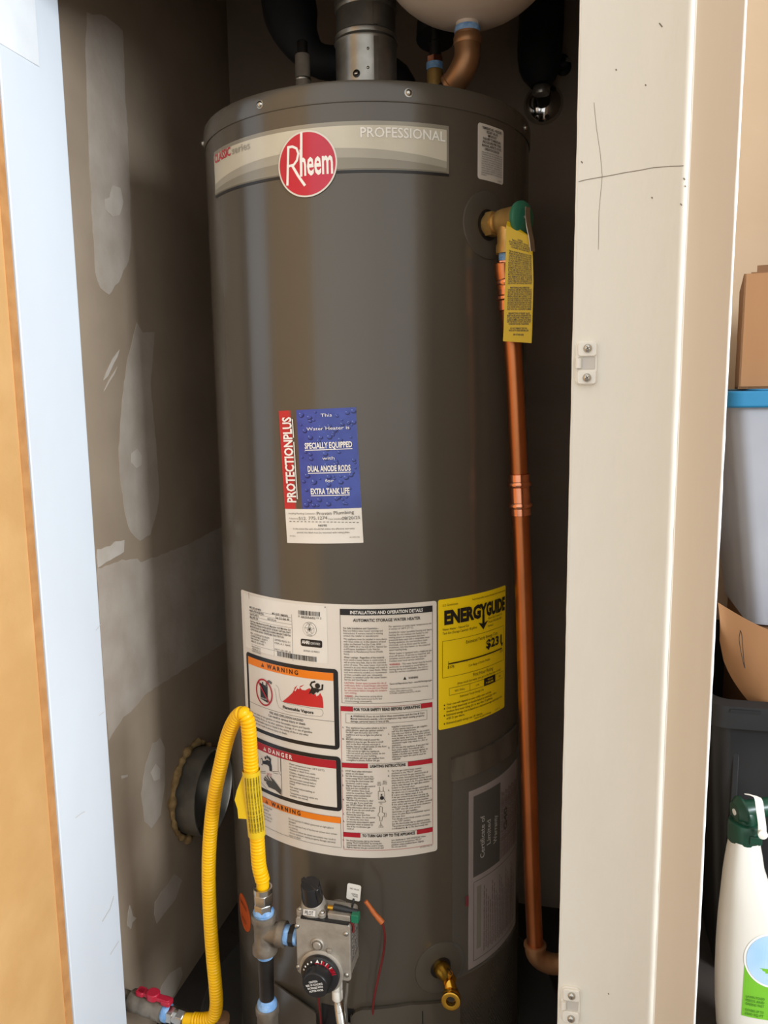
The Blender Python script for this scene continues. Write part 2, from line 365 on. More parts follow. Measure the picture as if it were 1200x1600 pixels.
# jamb marks
for p, w in (([(118, 1278), (127, 1271), (133, 1268)], .0008), ([(155, 1118), (163, 1112)], .0007), ([(172, 1492), (186, 1470)], .0012), ([(160, 1440), (172, 1420), (178, 1400)], .0016), ([(150, 985), (158, 975)], .0009)):
    jm = MB(); Q = [atx(x, y, JX + .0004) for x, y in p]
    for a, b in zip(Q, Q[1:]):
        d = (b - a).normalized(); n = Vector((0, -d.z, d.y))*w/2; jm.add([a - n, b - n, b + n, a + n], [(0, 1, 2, 3)])
    jm.build('smudge', 'tag_grey', t1, smooth=0)
# open door of raw board, hinged on the jamb
d1 = struct(MB().box((JX - 0.021, yN - 0.62, 0.02), (JX - 0.002, yN - 0.004, 2.4)), 'door_1', 'mdf', bevel=0.001)
MB().box((JX - 0.0025, yN - 0.018, 0.02), (JX - 0.0006, yN - 0.004, 2.4)).build('door_edge_strip', 'mdf_edge', d1, smooth=0)

# joint compound on the left wall (outlines measured on the wall plane)
def patch(name, pts, material, lift=0.0006, jag=0.0015):
    rr = random.Random(len(pts)*7 + int(pts[0][0])); Q = []
    n = len(pts)
    for i in range(n):
        a, b = atx(*pts[i], WL), atx(*pts[(i + 1) % n], WL); k = max(1, int((b - a).length/0.012))
        for j in range(k):
            q = a.lerp(b, j/k); Q.append(Vector((WL + lift, q.y + rr.uniform(-jag, jag), q.z + rr.uniform(-jag, jag))))
    mb = MB(); k = len(Q)
    import mathutils
    tri = mathutils.geometry.tessellate_polygon([[Vector((q.y, q.z, 0)) for q in Q]])
    mb.add(Q, [tuple(t) for t in tri]); base = [Vector((WL - 0.0002, q.y, q.z)) for q in Q]
    mb.add(Q + base, [(i, (i + 1) % k, k + (i + 1) % k, k + i) for i in range(k)])
    return mb.build(name, material, wl, smooth=0)
u = lambda L: [(x/2, y/2) for x, y in L]
w = lambda L: [(x/2, 800 + y/2) for x, y in L]
patch('joint_compound', u([(272, 40), (330, 50), (382, 95), (388, 180), (390, 290), (398, 400), (403, 550), (410, 740), (402, 815), (370, 880), (340, 922), (312, 900), (298, 850), (288, 700), (278, 500), (270, 300), (266, 150)]), 'compound')
patch('joint_compound', u([(352, 578), (376, 590), (384, 630), (372, 670), (350, 676), (330, 655), (327, 625), (340, 615)]), 'compound_light', 0.0012)
patch('joint_compound', u([(428, 1010), (445, 1040), (482, 1035), (470, 1200), (488, 1400), (497, 1550), (490, 1600), (468, 1670), (436, 1692), (408, 1665), (390, 1600), (376, 1500), (371, 1400), (380, 1260), (400, 1110)]), 'compound')
patch('joint_compound', u([(428, 1402), (442, 1420), (440, 1452), (424, 1462), (410, 1445), (410, 1415)]), 'compound_light', 0.0012)
patch('joint_compound', w([(302, 178), (380, 150), (430, 145), (440, 158), (600, 95), (720, 32), (800, -10), (800, 345), (720, 395), (580, 488), (450, 572), (432, 600), (405, 628), (385, 640), (372, 662), (340, 712), (326, 560), (312, 360)]), 'compound', 0.0005)
patch('tape_remnant', w([(300, 120), (385, 84), (385, 122), (345, 150), (304, 170)]), 'compound_light', 0.0012, 0.0025)
patch('joint_compound', w([(500, 708), (515, 735), (516, 850), (500, 950), (472, 987), (450, 970), (442, 880), (455, 790), (478, 722)]), 'compound')
patch('joint_compound', w([(485, 790), (500, 800), (498, 835), (480, 840), (470, 815)]), 'compound_light', 0.0012)
patch('joint_compound', w([(545, 1132), (568, 1150), (548, 1210), (512, 1255), (490, 1283), (482, 1258), (484, 1220), (505, 1185), (528, 1158)]), 'compound')
patch('joint_compound', w([(405, 1228), (414, 1262), (426, 1270), (412, 1285), (408, 1304), (396, 1296), (398, 1255)]), 'compound_light', 0.0012)
patch('joint_compound', w([(566, 1420), (570, 1448), (548, 1500), (520, 1540), (492, 1520), (505, 1480), (530, 1440)]), 'compound')
patch('scratch_mark', u([(372, 1093), (366, 1115), (335, 1175), (322, 1190), (330, 1165), (352, 1120)]), 'compound_light', 0.0009, .0008)
patch('scratch_mark', u([(366, 1145), (355, 1170), (332, 1212), (324, 1222), (338, 1190)]), 'compound_light', 0.0009, .0008)
patch('scratch_mark', w([(378, 824), (398, 820), (398, 826), (380, 834)]), 'compound_light', 0.0009, .0004)

# ------------------------------------------------------------------ drain pan and water heater
pan = thing('drain_pan', (TX, TY, 0), 'dark round metal drain pan under the grey water heater', 'pan')
MB().lathe([(0.0, 0.001), (0.292, 0.001), (0.300, 0.004), (0.330, 0.046), (0.336, 0.050), (0.338, 0.047), (0.333, 0.043), (0.305, 0.002), (0.296, 0.0), (0, 0)], (TX, TY, 0), seg=72).build('basin', 'pan_metal', pan)
MB().lathe([(0.332, 0.047), (0.339, 0.047), (0.341, 0.051), (0.337, 0.054), (0.332, 0.052)], (TX, TY, 0), seg=72).build('rim', 'pan_metal', pan)

WH = thing('water_heater', (TX, TY, 0.003), 'tall dark grey cylindrical gas water heater covered with labels', 'water heater')
LZ = 1.5828
MB().lathe([(0.0, 0.012), (0.245, 0.012), (0.258, 0.02), (TR, 0.03), (TR, LZ + .004), (0.2, LZ + .004)], (TX, TY, 0), seg=160).build('tank_jacket', 'tank_paint', WH, smooth=50)
MB().lathe([(TR - .001, LZ - .0025), (TR + .0012, LZ - .003), (TR + .0020, LZ - .001), (TR + .0020, LZ + .0205), (TR + .001, LZ + .0235), (TR - .003, LZ + .025), (0.245, LZ + .0262), (0.10, LZ + .030), (0.0, LZ + .031)], (TX, TY, 0), seg=160).build('lid', 'lid_paint', WH, smooth=50)
MB().lathe([(TR + .001, 0.03), (TR + .0035, 0.034), (TR + .0035, 0.05), (TR + .001, 0.055)], (TX, TY, 0), seg=120).build('base_ring', 'tank_paint', WH)
def screw(o, n, r, parent, material='steel', name='screw', slot=True):
    n = Vector(n).normalized()
    s_ = MB().lathe([(r, 0), (r, r*.35), (r*.8, r*.7), (r*.4, r*.85), (0, r*.88)], o, n, 14).build(name, material, parent)
    return s_
for dg in (-64.4, -19.4, 26.5, 79.0):
    s_ = math.radians(dg)*TR; n = tank_n(s_); screw(tank_pt(s_, 1.5915, .002), n, 0.0042, WH)
    MB().lathe([(0.0058, -.0002), (0.0058, .0008), (0.004, .0012)], tank_pt(s_, 1.5915, .0018), n, 16).build('washer', 'galvanised', WH)

def wrap_grid(s0, z0, s1, z1, off, poly=None, n=None):
    """thin sheet on the tank, with an edge"""
    mb = MB(); n = n or max(2, int((s1 - s0)/0.006)); vs = []; fs = []
    for i in range(n + 1):
        s = s0 + (s1 - s0)*i/n; vs += [tank_pt(s, z0, off), tank_pt(s, z1, off), tank_pt(s, z0, 0), tank_pt(s, z1, 0)]
    for i in range(n):
        a, b = 4*i, 4*i + 4; fs += [(a, b, b + 1, a + 1), (a + 2, b + 2, b, a), (a + 1, b + 1, b + 3, a + 3)]
    fs += [(2, 0, 1, 3), (4*n, 4*n + 2, 4*n + 3, 4*n + 1)]
    return mb.add(vs, fs)
class TankSheet(Sheet):
    def __init__(s, name, s0, z0, w, h, ang, material, base=0.0004, r=0.0):
        s.s0, s.z0, s.ang, s.w, s.h = s0, z0, ang, w, h; c, sn = math.cos(ang), math.sin(ang); s.c, s.sn = c, sn
        f = lambda u, v, off: tank_pt(s0 + u*c - v*sn, z0 + u*sn + v*c, base + off)
        mb = MB(); n = max(6, int(w/0.005)); us = sorted(set([w*i/n for i in range(n + 1)] + ([r*(1 - math.cos(PI/2*k/5)) for k in range(6)] + [w - r*(1 - math.cos(PI/2*k/5)) for k in range(6)] if r else [])))
        def dv(u):
            d = max(0, r - u, r - (w - u)); return r - math.sqrt(max(0, r*r - d*d)) if r else 0
        vs = []
        for u in us: vs += [f(u, dv(u), 0), f(u, h - dv(u), 0), f(u, dv(u), -base), f(u, h - dv(u), -base)]
        fs = []
        for i in range(len(us) - 1):
            a, b = 4*i, 4*i + 4; fs += [(a, b, b + 1, a + 1), (a + 2, b + 2, b, a), (a + 1, b + 1, b + 3, a + 3)]
        fs += [(2, 0, 1, 3), (4*len(us) - 4, 4*len(us) - 2, 4*len(us) - 1, 4*len(us) - 3)]
        part = mb.add(vs, fs).build(name, material, WH, smooth=30)
        Sheet.__init__(s, part, f)
    def loc(s, px, py):
        q = tank_sz(px, py); a, b = q[0] - s.s0, q[1] - s.z0; return a*s.c + b*s.sn, -a*s.sn + b*s.c

# --- brand panel
B = TankSheet('brand_label', -0.2110, 1.4915, 0.3895, 0.0645, 0.0, 'brand_silver')
bw = B.w
B.rect('print_black', 0, -0.0003, bw, 0.0032, 1)
B.rect('brand_cream', 0.0008, 0.0045, bw - .0035, 0.0590, 1)
arc1 = lambda u: 0.0290 - ((u - bw/2)/(bw/2))**2*0.014 if True else 0
arc2 = lambda u: 0.0175 - ((u - bw/2)/(bw/2))**2*0.010
us = [0.0008 + (bw - .0043)*i/70 for i in range(71)]
B.strip('brand_grey', us, lambda u: max(0.0047, arc1(u) + .003), lambda u: 0.0045, 2)
B.strip('brand_dark', us, lambda u: max(0.0046, arc2(u) + .002), lambda u: 0.0045, 3)
c2 = lambda x, y: (300 + x*.35, 120 + y*.35)
q0 = B.loc(*c2(107, 390)); q1 = B.loc(*c2(176, 352))
B.text('CLASSIC', q0[0], q0[1] + .0005, 0.0115, q1[0] - q0[0], 'brand_red', 4, 0.02); cl = q1[0]
B.text('series', cl + .004, q0[1] + .0005, 0.0098, 0.040, 'brand_grey', 4, 0.01)
q0 = B.loc(*c2(752, 268)); q1 = B.loc(*c2(1128, 282))
B.text('PROFESSIONAL', q0[0], q0[1] - .001, 0.0125, q1[0] - q0[0], 'print_white' if False else 'print_white', 4, 0.01)
cu, cv, cr = 0.1930, 0.0142, 0.0425
B.ell('label_white', cu, cv, cr, cr, 4, 40); B.ell('brand_red|brand_roundel', cu, cv, cr - .0022, cr - .0022, 5, 40)
RH = lambda x, y: B.loc(*c2(x, y))
pt = lambda L: [RH(*q) for q in L]
B.stroke('print_white|brand_lettering', pt([(430, 488), (434, 315)]), 0.0034, 6)
B.stroke('print_white|brand_lettering', pt([(430, 318), (452, 314), (470, 322), (478, 345), (472, 375), (458, 395), (434, 402)]), 0.0032, 6)
B.stroke('print_white|brand_lettering', pt([(452, 400), (478, 445), (508, 488)]), 0.0036, 6)
B.stroke('print_white|brand_lettering', pt([(491, 250), (491, 448)]), 0.0034, 6)
q0 = RH(486, 446); q1 = RH(632, 440)
B.text('heem', q0[0], q0[1] + .0008, 0.0330, q1[0] - q0[0], 'print_white|brand_lettering', 6, 0.02)

# --- relief valve sticker
Rl = TankSheet('relief_valve_label', 0.2285, 1.4950, 0.0560, 0.0740, 0.0, 'label_white', r=0.004)
c3 = lambda x, y: (680 + x/4, 160 + y/4)
for i, (t, ww) in enumerate((('TEMPERATURE - PRESSURE', .042), ('RELIEF VALVE', .024), ('IMPORTANT', .019), ('FAILURE TO MAINTAIN', .038), ('PROCEDURES PER YOUR', .040), ('MANUAL AFFECTS OF NO', .042), ('OPERATION DANGER', .032))):
    Rl.text(t, 0.028, 0.0668 - i*0.0046, 0.0032, ww, align='C', bold=0.02)
for i, t in enumerate(('THIS WATER HEATER IS SUPPLIED WITH', 'A TEMPERATURE AND PRESSURE RELIEF', 'VALVE WHICH MUST COMPLY WITH THE', 'STANDARD FOR RELIEF VALVES AND', 'AUTOMATIC GAS SHUTOFF DEVICES FOR', 'HOT WATER SUPPLY SYSTEMS. PIPE', 'IT TO THE OUTLET. DISCHARGE TO', 'WITH CAPACITY EQUAL TO OUTLET.', 'VALVE AND IS PRONE TO DAMAGE', 'DISCHARGE PIPE TO ADEQUATE', 'PLACE.')):
    Rl.text(t, 0.006, 0.0352 - i*0.0030, 0.0019, 0.045 if i < 10 else .010)
Rl.text('AP9905', 0.040, 0.0018, 0.0015, 0.009)

# --- protection sticker
ang = math.atan2(4.4, 115.4)
Pr = TankSheet('protection_label', -0.0663, 0.9859, 0.1172, 0.1915, ang, 'plate_white', r=0.0006)
c4 = lambda x, y: (420 + x/6.4, 620 + y/6.4)
V0 = Pr.loc(*c4(520, 1120))[1]; U1 = Pr.loc(*c4(305, 600))[0]; U0 = Pr.loc(*c4(222, 600))[0]
Pr.rect('protect_blue', U1, V0, Pr.w, Pr.h, 1); Pr.rect('protect_red', 0, V0, U0 + .004, Pr.h, 1); Pr.rect('protect_brown', U0 + .002, V0, U1, Pr.h, 1)
rd = random.Random(11)
for i in range(95):
    a, b = rd.uniform(U1 + .004, Pr.w - .004), rd.uniform(V0 + .004, Pr.h - .004); k = rd.uniform(.0016, .0042)
    Pr.ell('drop_dark', a + k*.25, b - k*.35, k, k*.75, 2, 8); Pr.ell('protect_blue', a, b, k*.85, k*.6, 3, 8); Pr.ell('drop_light', a - k*.35, b + k*.3, k*.28, k*.2, 4, 6)
for t, y, x0, x1, h, bd in (('This', 200, 525, 635, 30, 0), ('Water Heater is', 338, 385, 810, 32, 0), ('SPECIALLY EQUIPPED', 518, 368, 838, 56, .03), ('with', 628, 540, 662, 30, 0), ('DUAL ANODE RODS', 748, 398, 822, 56, .03), ('for', 853, 570, 655, 32, 0), ('EXTRA TANK LIFE', 972, 428, 812, 56, .03)):
    a = Pr.loc(*c4(x0, y)); b = Pr.loc(*c4(x1, y)); Pr.text(t, a[0], a[1], h/6.4*.00092, b[0] - a[0], 'print_white', 6, bd)
    if bd: Pr.rect('print_white', a[0], a[1] - .0028, b[0], a[1] - .0017, 6)
a = Pr.loc(*c4(320, 1062)); b = Pr.loc(*c4(245, 208)); 
Pr.text('PROTECTIONPLUS', U1 - .0085, a[1] + .001, 0.0145, b[1] - a[1], 'print_white', 6, 0.03, rot=PI/2)
Pr.rect('print_white', U1 - .0068, a[1] + .006, U1 - .0054, a[1] + .088, 6); Pr.rect('print_white', U1 - .0068, a[1] + .094, U1 - .0054, b[1] - .002, 6)
def pline(t, x0, y, x1, h, **k):
    a = Pr.loc(*c4(x0, y)); b = Pr.loc(*c4(x1, y)); Pr.text(t, a[0], a[1], h/6.4*.00092, b[0] - a[0], **k)
pline('Installing Plumbing Contractor:', 205, 1172, 470, 17, col='print_grey'); pline('Telephone:', 210, 1222, 300, 15, col='print_grey'); pline('Date Installed:', 600, 1228, 735, 15, col='print_grey')
def script_text(t, x0, y, x1, h):
    a = Pr.loc(*c4(x0, y)); b = Pr.loc(*c4(x1, y)); Pr.text(t, a[0], a[1], h/6.4*.00092, b[0] - a[0], col='print_grey', rot=0.02)
script_text('Provan Plumbing', 485, 1182, 855, 34); script_text('512. 775.1274', 305, 1230, 590, 32); script_text('08/20/25', 735, 1230, 915, 32)
for i in range(19):
    a = Pr.loc(*c4(212 + i*37, 1245 + i*.6)); Pr.rect('print_black', a[0], a[1] - .0004, a[0] + .0032, a[1] + .0004, 2)
pline('NOTE', 500, 1295, 585, 18, bold=.02); pline('In the event this tank should fail within the effective warranty', 250, 1325, 860, 18, col='print_grey'); pline('period, this label must be returned with rating plate.', 288, 1362, 815, 18, col='print_grey')
pline('AP10532', 215, 1395, 272, 12, col='print_grey'); pline('AP-10532 (10)', 810, 1410, 908, 13, col='print_grey')

# --- large instruction label
MM = 0.00097
Ml = TankSheet('instruction_label', -0.1765, 0.5050, 0.3345, 0.3945, 0.0, 'label_white', r=0.004)
c5 = lambda x, y: (370 + x/6.4, 900 + y/6.4)
c6 = lambda x, y: (370 + x/7.059, 1120 + y/7.059)
c7 = lambda x, y: (525 + x/7.273, 930 + y/7.273)
c8 = lambda x, y: (525 + x/6.273, 1090 + y/6.273)
SC = {c5: 6.4, c6: 7.059, c7: 7.273, c8: 6.273}
def ln(cr, t, x, y, h, x1=None, col='print_black', bold=0.0, cond=0.80, L=Ml, y1=None, lay=3):
    a = L.loc(*cr(x, y)); ww = None
    if x1 is not None: ww = L.loc(*cr(x1, y1 if y1 is not None else y))[0] - a[0]
    L.text(t, a[0], a[1], h/SC[cr]*MM, ww, col, lay, bold, cond)
def tri_mark(L, a, k, lay=3, col='print_black', inner=None):
    L.poly(col, [(a[0], a[1]), (a[0] + k, a[1]), (a[0] + k/2, a[1] + k*.92)], lay)
    if inner: L.rect(inner, a[0] + k*.44, a[1] + k*.28, a[0] + k*.56, a[1] + k*.66, lay + 1); L.rect(inner, a[0] + k*.44, a[1] + k*.1, a[0] + k*.56, a[1] + k*.2, lay + 1)
# rating plate
a0 = Ml.loc(*c5(75, 170)); a1 = Ml.loc(*c5(912, 875))
Ml.rrect('plate_white', 0.0095, a1[1], a1[0], Ml.loc(*c5(905, 325))[1] + .0035, 0.003, 1)
rp0 = Ml.loc(*c5(136, 318))
for k, (t, ww) in enumerate((('MFG. NO. 62V40FN', .028), ('Model No. PROG40-38N RH62', .034), ('Serial No. 42F A', .022), ('Max.PSI 150', .020))):
    Ml.text(t, rp0[0], rp0[1] - k*.0052, .0032, ww, bold=.012)
Ml.text('MFG. DATE: 17MAR2025', rp0[0] + .052, rp0[1] - .0010, .0032, .030, bold=.012); Ml.text('Cap. U.S. Gals. 40', rp0[0] + .058, rp0[1] - .0062, .0032, .026, bold=.012); Ml.text('INPUT BTU/HR', rp0[0] + .042, rp0[1] - .0112, .0032, .018)
for k, t in enumerate(('Gas Press. Manifold 4.0 In.WC Max.Inlet 10.5 Min.Inlet 5.0', 'VENTED GAS STORAGE WATER HEATER CATEGORY I NATURAL DRAFT', 'MAY BE INSTALLED ON COMBUSTIBLE FLOORING. MANUFACTURED FOR', 'USE WITH NATURAL GAS ONLY. CONVERTED MAX. 2000 TO 7700 FT. ELEV.')):
    Ml.text(t, rp0[0], rp0[1] - .0218 - k*.0044, .0030, .086 if k < 3 else .074, bold=.012)
for k in range(4): Ml.rect('print_black', rp0[0], rp0[1] - .0014 - k*.0052, rp0[0] + .088, rp0[1] - .0011 - k*.0052, 2)
Ml.rect('print_black', rp0[0] + .0885, rp0[1] - .068, rp0[0] + .0889, rp0[1] + .004, 2); Ml.rect('print_black', rp0[0] + .053, rp0[1] - .066, rp0[0] + .0533, rp0[1] - .037, 2)
Ml.rect('print_black', rp0[0], rp0[1] - .0575, rp0[0] + .12, rp0[1] - .0572, 2)
for k, t in enumerate(('MIN. CLEARANCES FROM', 'COMBUSTIBLE: SIDES 0', 'REAR 0 FRONT 2 VENT 6', 'CEILING 12 INCHES')): Ml.text(t, rp0[0], rp0[1] - .041 - k*.0042, .0028, .044 - .004*k)
for k, t in enumerate(('CERTIFIED ANSI Z21.10.1', 'CSA 4.1 GAS', '', 'FHR 71 GAL UEF .62')):
    if t: Ml.text(t, rp0[0] + .055, rp0[1] - .041 - k*.0050, .0028, .030)
for k, t in enumerate(('MADE IN MEXICO', 'ASSEMBLED U.S.', 'PATENTS PENDING')): Ml.text(t, rp0[0] + .002, rp0[1] - .062 - k*.0036, .0024, .022)
def bars(L, u0, v0, u1, v1, n, seed):
    rr = random.Random(seed); x = u0
    while x < u1:
        bwid = rr.choice((.0006, .0006, .0011, .0016)); L.rect('print_black', x, v0, min(x + bwid, u1), v1, 3); x += bwid + rr.choice((.0006, .0009, .0013))
b0 = Ml.loc(*c5(622, 383)); b1 = Ml.loc(*c5(838, 345)); bars(Ml, b0[0], b0[1], b1[0], b0[1] + .0068, 30, 1); ln(c5, '0 20352 64113 2', 620, 408, 18, 850, y1=408)
b0 = Ml.loc(*c5(412, 790)); b1 = Ml.loc(*c5(805, 845)); bars(Ml, b0[0], b0[1] - .001, b1[0], b0[1] + .0068, 40, 2)
st = Ml.loc(*c5(732, 530)); Ml.ell('print_black', st[0], st[1], .0110, .0110, 2, 24); Ml.ell('plate_white', st[0], st[1], .0106, .0106, 3, 24)
Ml.stroke('print_black', [(st[0] + .0076*math.cos(k*PI/12), st[1] + .0076*math.sin(k*PI/12)) for k in range(25)], .0003, 4)
Ml.stroke('print_black', [(st[0] + .0076*math.sin(k*4*PI/5), st[1] + .0076*math.cos(k*4*PI/5)) for k in range(6)], .0005, 4); Ml.ell('print_black', st[0], st[1], .0016, .0018, 4, 10)
Ml.text('DESIGN', st[0], st[1] + .0082, .0016, .008, align='C', lay=5); Ml.text('CERTIFIED', st[0], st[1] - .0098, .0016, .009, align='C', lay=5)
b0 = Ml.loc(*c5(645, 690)); b1 = Ml.loc(*c5(858, 718)); Ml.rrect('print_black', b0[0], b1[1], b1[0], b1[1] + .0112, .0025, 2)
Ml.text('AHRI', b0[0] + .002, b1[1] + .0042, .0050, .0125, 'print_white', 4, .03); Ml.text('CERTIFIED', b0[0] + .0160, b1[1] + .0042, .0034, .0155, 'print_white', 4)
ln(c5, 'GEORGIA, U.S. MEXICO', 672, 750, 17, 832, y1=764); ln(c5, 'Standard Efficiency', 650, 418, 14, 790, y1=430)

def panel(L, top, bot, left, right, lay=1):
    L.rrect('print_black', left, bot, right, top, .0065, lay); L.rrect('label_white', left + .0062, bot + .0062, right - .0072, top - .0062, .0006, lay + 1)
    return left + .0062, right - .0072
pl_, pr_ = Ml.loc(384, 1020)[0] + .003, Ml.loc(529.5, 1100)[0]
# flammable vapour warning
top = Ml.loc(*c5(1000, 935))[1] + .0008; bot = Ml.loc(*c6(1120, 362))[1]
il, ir = panel(Ml, top, bot, pl_, pr_)
ob = Ml.loc(*c5(965, 1046))[1]; Ml.rect('print_orange|warning_band', il, ob, ir, top - .0062, 3)
wv = ob + .0032; tri_mark(Ml, (il + .034, wv), .0068, 4, 'print_black', 'print_orange')
Ml.text('W A R N I N G', il + .047, wv, .0068, .060, bold=.03, lay=4)
z0 = Ml.loc(*c5(280, 1160)); ring = [(z0[0] + .0178*math.cos(t*PI/18), z0[1] + .0205*math.sin(t*PI/18)) for t in range(37)]
Ml.poly('print_black', [(z0[0] - .0085, z0[1] - .0125), (z0[0] + .0080, z0[1] - .0155), (z0[0] + .0085, z0[1] + .0110), (z0[0] - .0090, z0[1] + .0135)], 3)
Ml.rect('print_black', z0[0] - .004, z0[1] + .012, z0[0] - .001, z0[1] + .0160, 3)
Ml.stroke('print_grey', [(z0[0] + .0060, z0[1] + .010), (z0[0] + .0070, z0[1] + .017), (z0[0] + .012, z0[1] + .0205), (z0[0] + .018, z0[1] + .0185)], .0042, 4)
Ml.text('GASOLINE', z0[0] - .0075, z0[1] - .0115, .0022, .013, 'print_white', 4)
Ml.stroke('print_red', ring, .0026, 5); Ml.stroke('print_red', [(z0[0] - .0125, z0[1] + .0150), (z0[0] + .0125, z0[1] - .0150)], .0026, 5)
# vapour trail outline
trail = [c5(*q) for q in ((395, 1085), (425, 1120), (430, 1190), (450, 1250), (520, 1275), (600, 1290), (700, 1310), (780, 1325), (850, 1330), (868, 1365), (850, 1398), (780, 1395), (690, 1385), (600, 1365), (500, 1350), (430, 1310), (410, 1260), (400, 1190), (385, 1110))]
def bumpy(L, pts, lay):
    Q = [L.loc(*q) for q in pts]; out = []
    for a, b in zip(Q, Q[1:]):
        n = max(2, int(math.hypot(b[0] - a[0], b[1] - a[1])/.0012))
        for i in range(n):
            t = i/n; dx, dy = b[0] - a[0], b[1] - a[1]; l = math.hypot(dx, dy) or 1; k = .0005*abs(math.sin(i*PI/2.5)); out.append((a[0] + dx*t - dy/l*k, a[1] + dy*t + dx/l*k))
    L.stroke('print_grey', out, .0004, lay)
bumpy(Ml, trail, 3)
ln(c5, 'Flammable Vapors', 468, 1318, 30, 772, bold=.03, y1=1368, lay=4)
# flames: jagged top profile over a slanting base
prof = [(465, 1250), (520, 1205), (545, 1180), (562, 1165), (575, 1140), (590, 1150), (610, 1120), (625, 1130), (640, 1115), (655, 1135), (690, 1140), (715, 1125), (735, 1118), (748, 1150), (760, 1185), (790, 1175), (800, 1200), (822, 1190), (838, 1165), (835, 1215), (860, 1210), (845, 1245), (868, 1262), (840, 1290), (828, 1308)]
tp = [Ml.loc(*c5(*q)) for q in prof]; bl = Ml.loc(*c5(465, 1252)); br = Ml.loc(*c5(828, 1310))
def interp(P, u):
    for a, b in zip(P, P[1:]):
        if a[0] <= u <= b[0]: return a[1] + (b[1] - a[1])*(u - a[0])/max(1e-9, b[0] - a[0])
    return P[-1][1]
tps = [tp[0]]
for q in tp[1:]:
    if q[0] > tps[-1][0] + .0002: tps.append(q)
uu = sorted(set([tps[0][0] + (tps[-1][0] - tps[0][0])*i/60 for i in range(61)] + [q[0] for q in tps]))
bl_line = lambda u: bl[1] + (br[1] - bl[1])*(u - bl[0])/(br[0] - bl[0]) - .0004
Ml.strip('flame_red', uu, lambda u: max(interp(tps, u), bl_line(u) + .0004), bl_line, 3)
for tri in (((570, 1160), (585, 1110), (610, 1092), (592, 1125)), ((625, 1115), (645, 1095), (680, 1085), (650, 1105)), ((840, 1255), (862, 1235), (850, 1275), (835, 1290))): Ml.poly('flame_red', [Ml.loc(*c5(*q)) for q in tri][::-1], 3)
hd = Ml.loc(*c5(813, 1094)); Ml.ell('print_black', hd[0], hd[1], .0040, .0040, 5, 14)
for L_ in ([(765, 1120), (742, 1085), (755, 1060), (790, 1052)], [(820, 1140), (858, 1130), (862, 1080)]): Ml.stroke('print_black', [Ml.loc(*c5(*q)) for q in L_], .0028, 4)
Ml.poly('print_black', [Ml.loc(*c5(*q)) for q in ((752, 1112), (790, 1115), (845, 1130), (815, 1165), (800, 1155), (770, 1185), (750, 1165), (725, 1178))][::-1], 5)
v_ = Ml.loc(*c5(980, 1452))[1]; Ml.rect('print_black', il, v_ - .0002, ir, v_ + .0003, 3)
cm = (il + ir)/2
Ml.text('FIRE AND EXPLOSION HAZARD', cm, v_ - .0062, .0036, .064, align='C', bold=.012, lay=4); Ml.text('Can result in serious injury or death', cm, v_ - .0114, .0036, .070, align='C', bold=.012, lay=4)
for k, (t, ww) in enumerate((('Do not store or use gasoline or other flammable vapors and liquids', .120), ('in the vicinity of this or any other appliance. Storage of or use of gasoline', .124), ('or other flammable vapors or liquids in the vicinity of this or any other', .118), ('appliance can result in serious injury or death.', .080))): Ml.text(t, il + .004, v_ - .0172 - k*.0052, .0034, ww, lay=4)
# scald danger
top = Ml.loc(*c6(1100, 440))[1] + .0006; bot = Ml.loc(*c6(1110, 1038))[1]
il, ir = panel(Ml, top, bot, pl_, pr_ + .0012)
rb = Ml.loc(*c6(1085, 566))[1]; Ml.rect('print_red', il, rb, ir, top - .0062, 3)
tri_mark(Ml, (il + .032, rb + .0030), .0068, 4, 'print_white', 'print_red'); Ml.text('D A N G E R', il + .044, rb + .0030, .0068, .048, 'print_white', 4, .03)
kx = Ml.loc(*c6(500, 700))[0]; Ml.rect('print_black', kx - .0004, bot + .006, kx + .0003, rb, 3)
P6 = lambda L: [Ml.loc(*c6(*q)) for q in L]
Ml.poly('print_black', P6([(285, 480), (300, 515), (345, 525), (365, 545), (370, 592), (396, 600), (395, 540), (385, 505), (385, 470), (365, 480), (345, 470), (325, 480)]), 4)
fc = Ml.loc(*c6(285, 490)); Ml.ell('print_black', fc[0], fc[1], .0028, .0060, 4, 12); Ml.ell('label_white', fc[0], fc[1], .0018, .0046, 5, 12)
for x, y in ((325, 450), (345, 438), (365, 452), (378, 468)):
    q = Ml.loc(*c6(x, y)); Ml.ell('print_black', q[0], q[1], .0019, .0026, 4, 10)
q = Ml.loc(*c6(233, 480)); Ml.ell('print_grey', q[0], q[1], .0034, .0062, 4, 12); Ml.ell('label_white', q[0], q[1], .0018, .0036, 5, 12)
for L_ in ([(205, 590), (330, 600)], [(205, 608), (330, 618)], [(400, 600), (470, 600), (495, 640)], [(462, 440), (465, 600)], [(490, 440), (492, 600)], [(215, 640), (350, 800)], [(410, 615), (470, 625)]): Ml.stroke('print_black', P6(L_), .0005, 4)
q = Ml.loc(*c6(345, 640)); Ml.text('HOT', q[0], q[1], .0052, .0105, 'print_red', 5)
Ml.poly('booklet_dark', P6([(330, 720), (360, 770), (430, 800), (495, 855), (497, 800), (450, 735), (415, 690), (385, 660), (400, 705), (360, 700)]), 4)
for L_ in ([(372, 720), (310, 690)], [(372, 730), (308, 672)], [(378, 722), (318, 655)], [(385, 712), (340, 640)], [(405, 705), (378, 655)]): Ml.stroke('booklet_dark', P6(L_), .0022, 4)
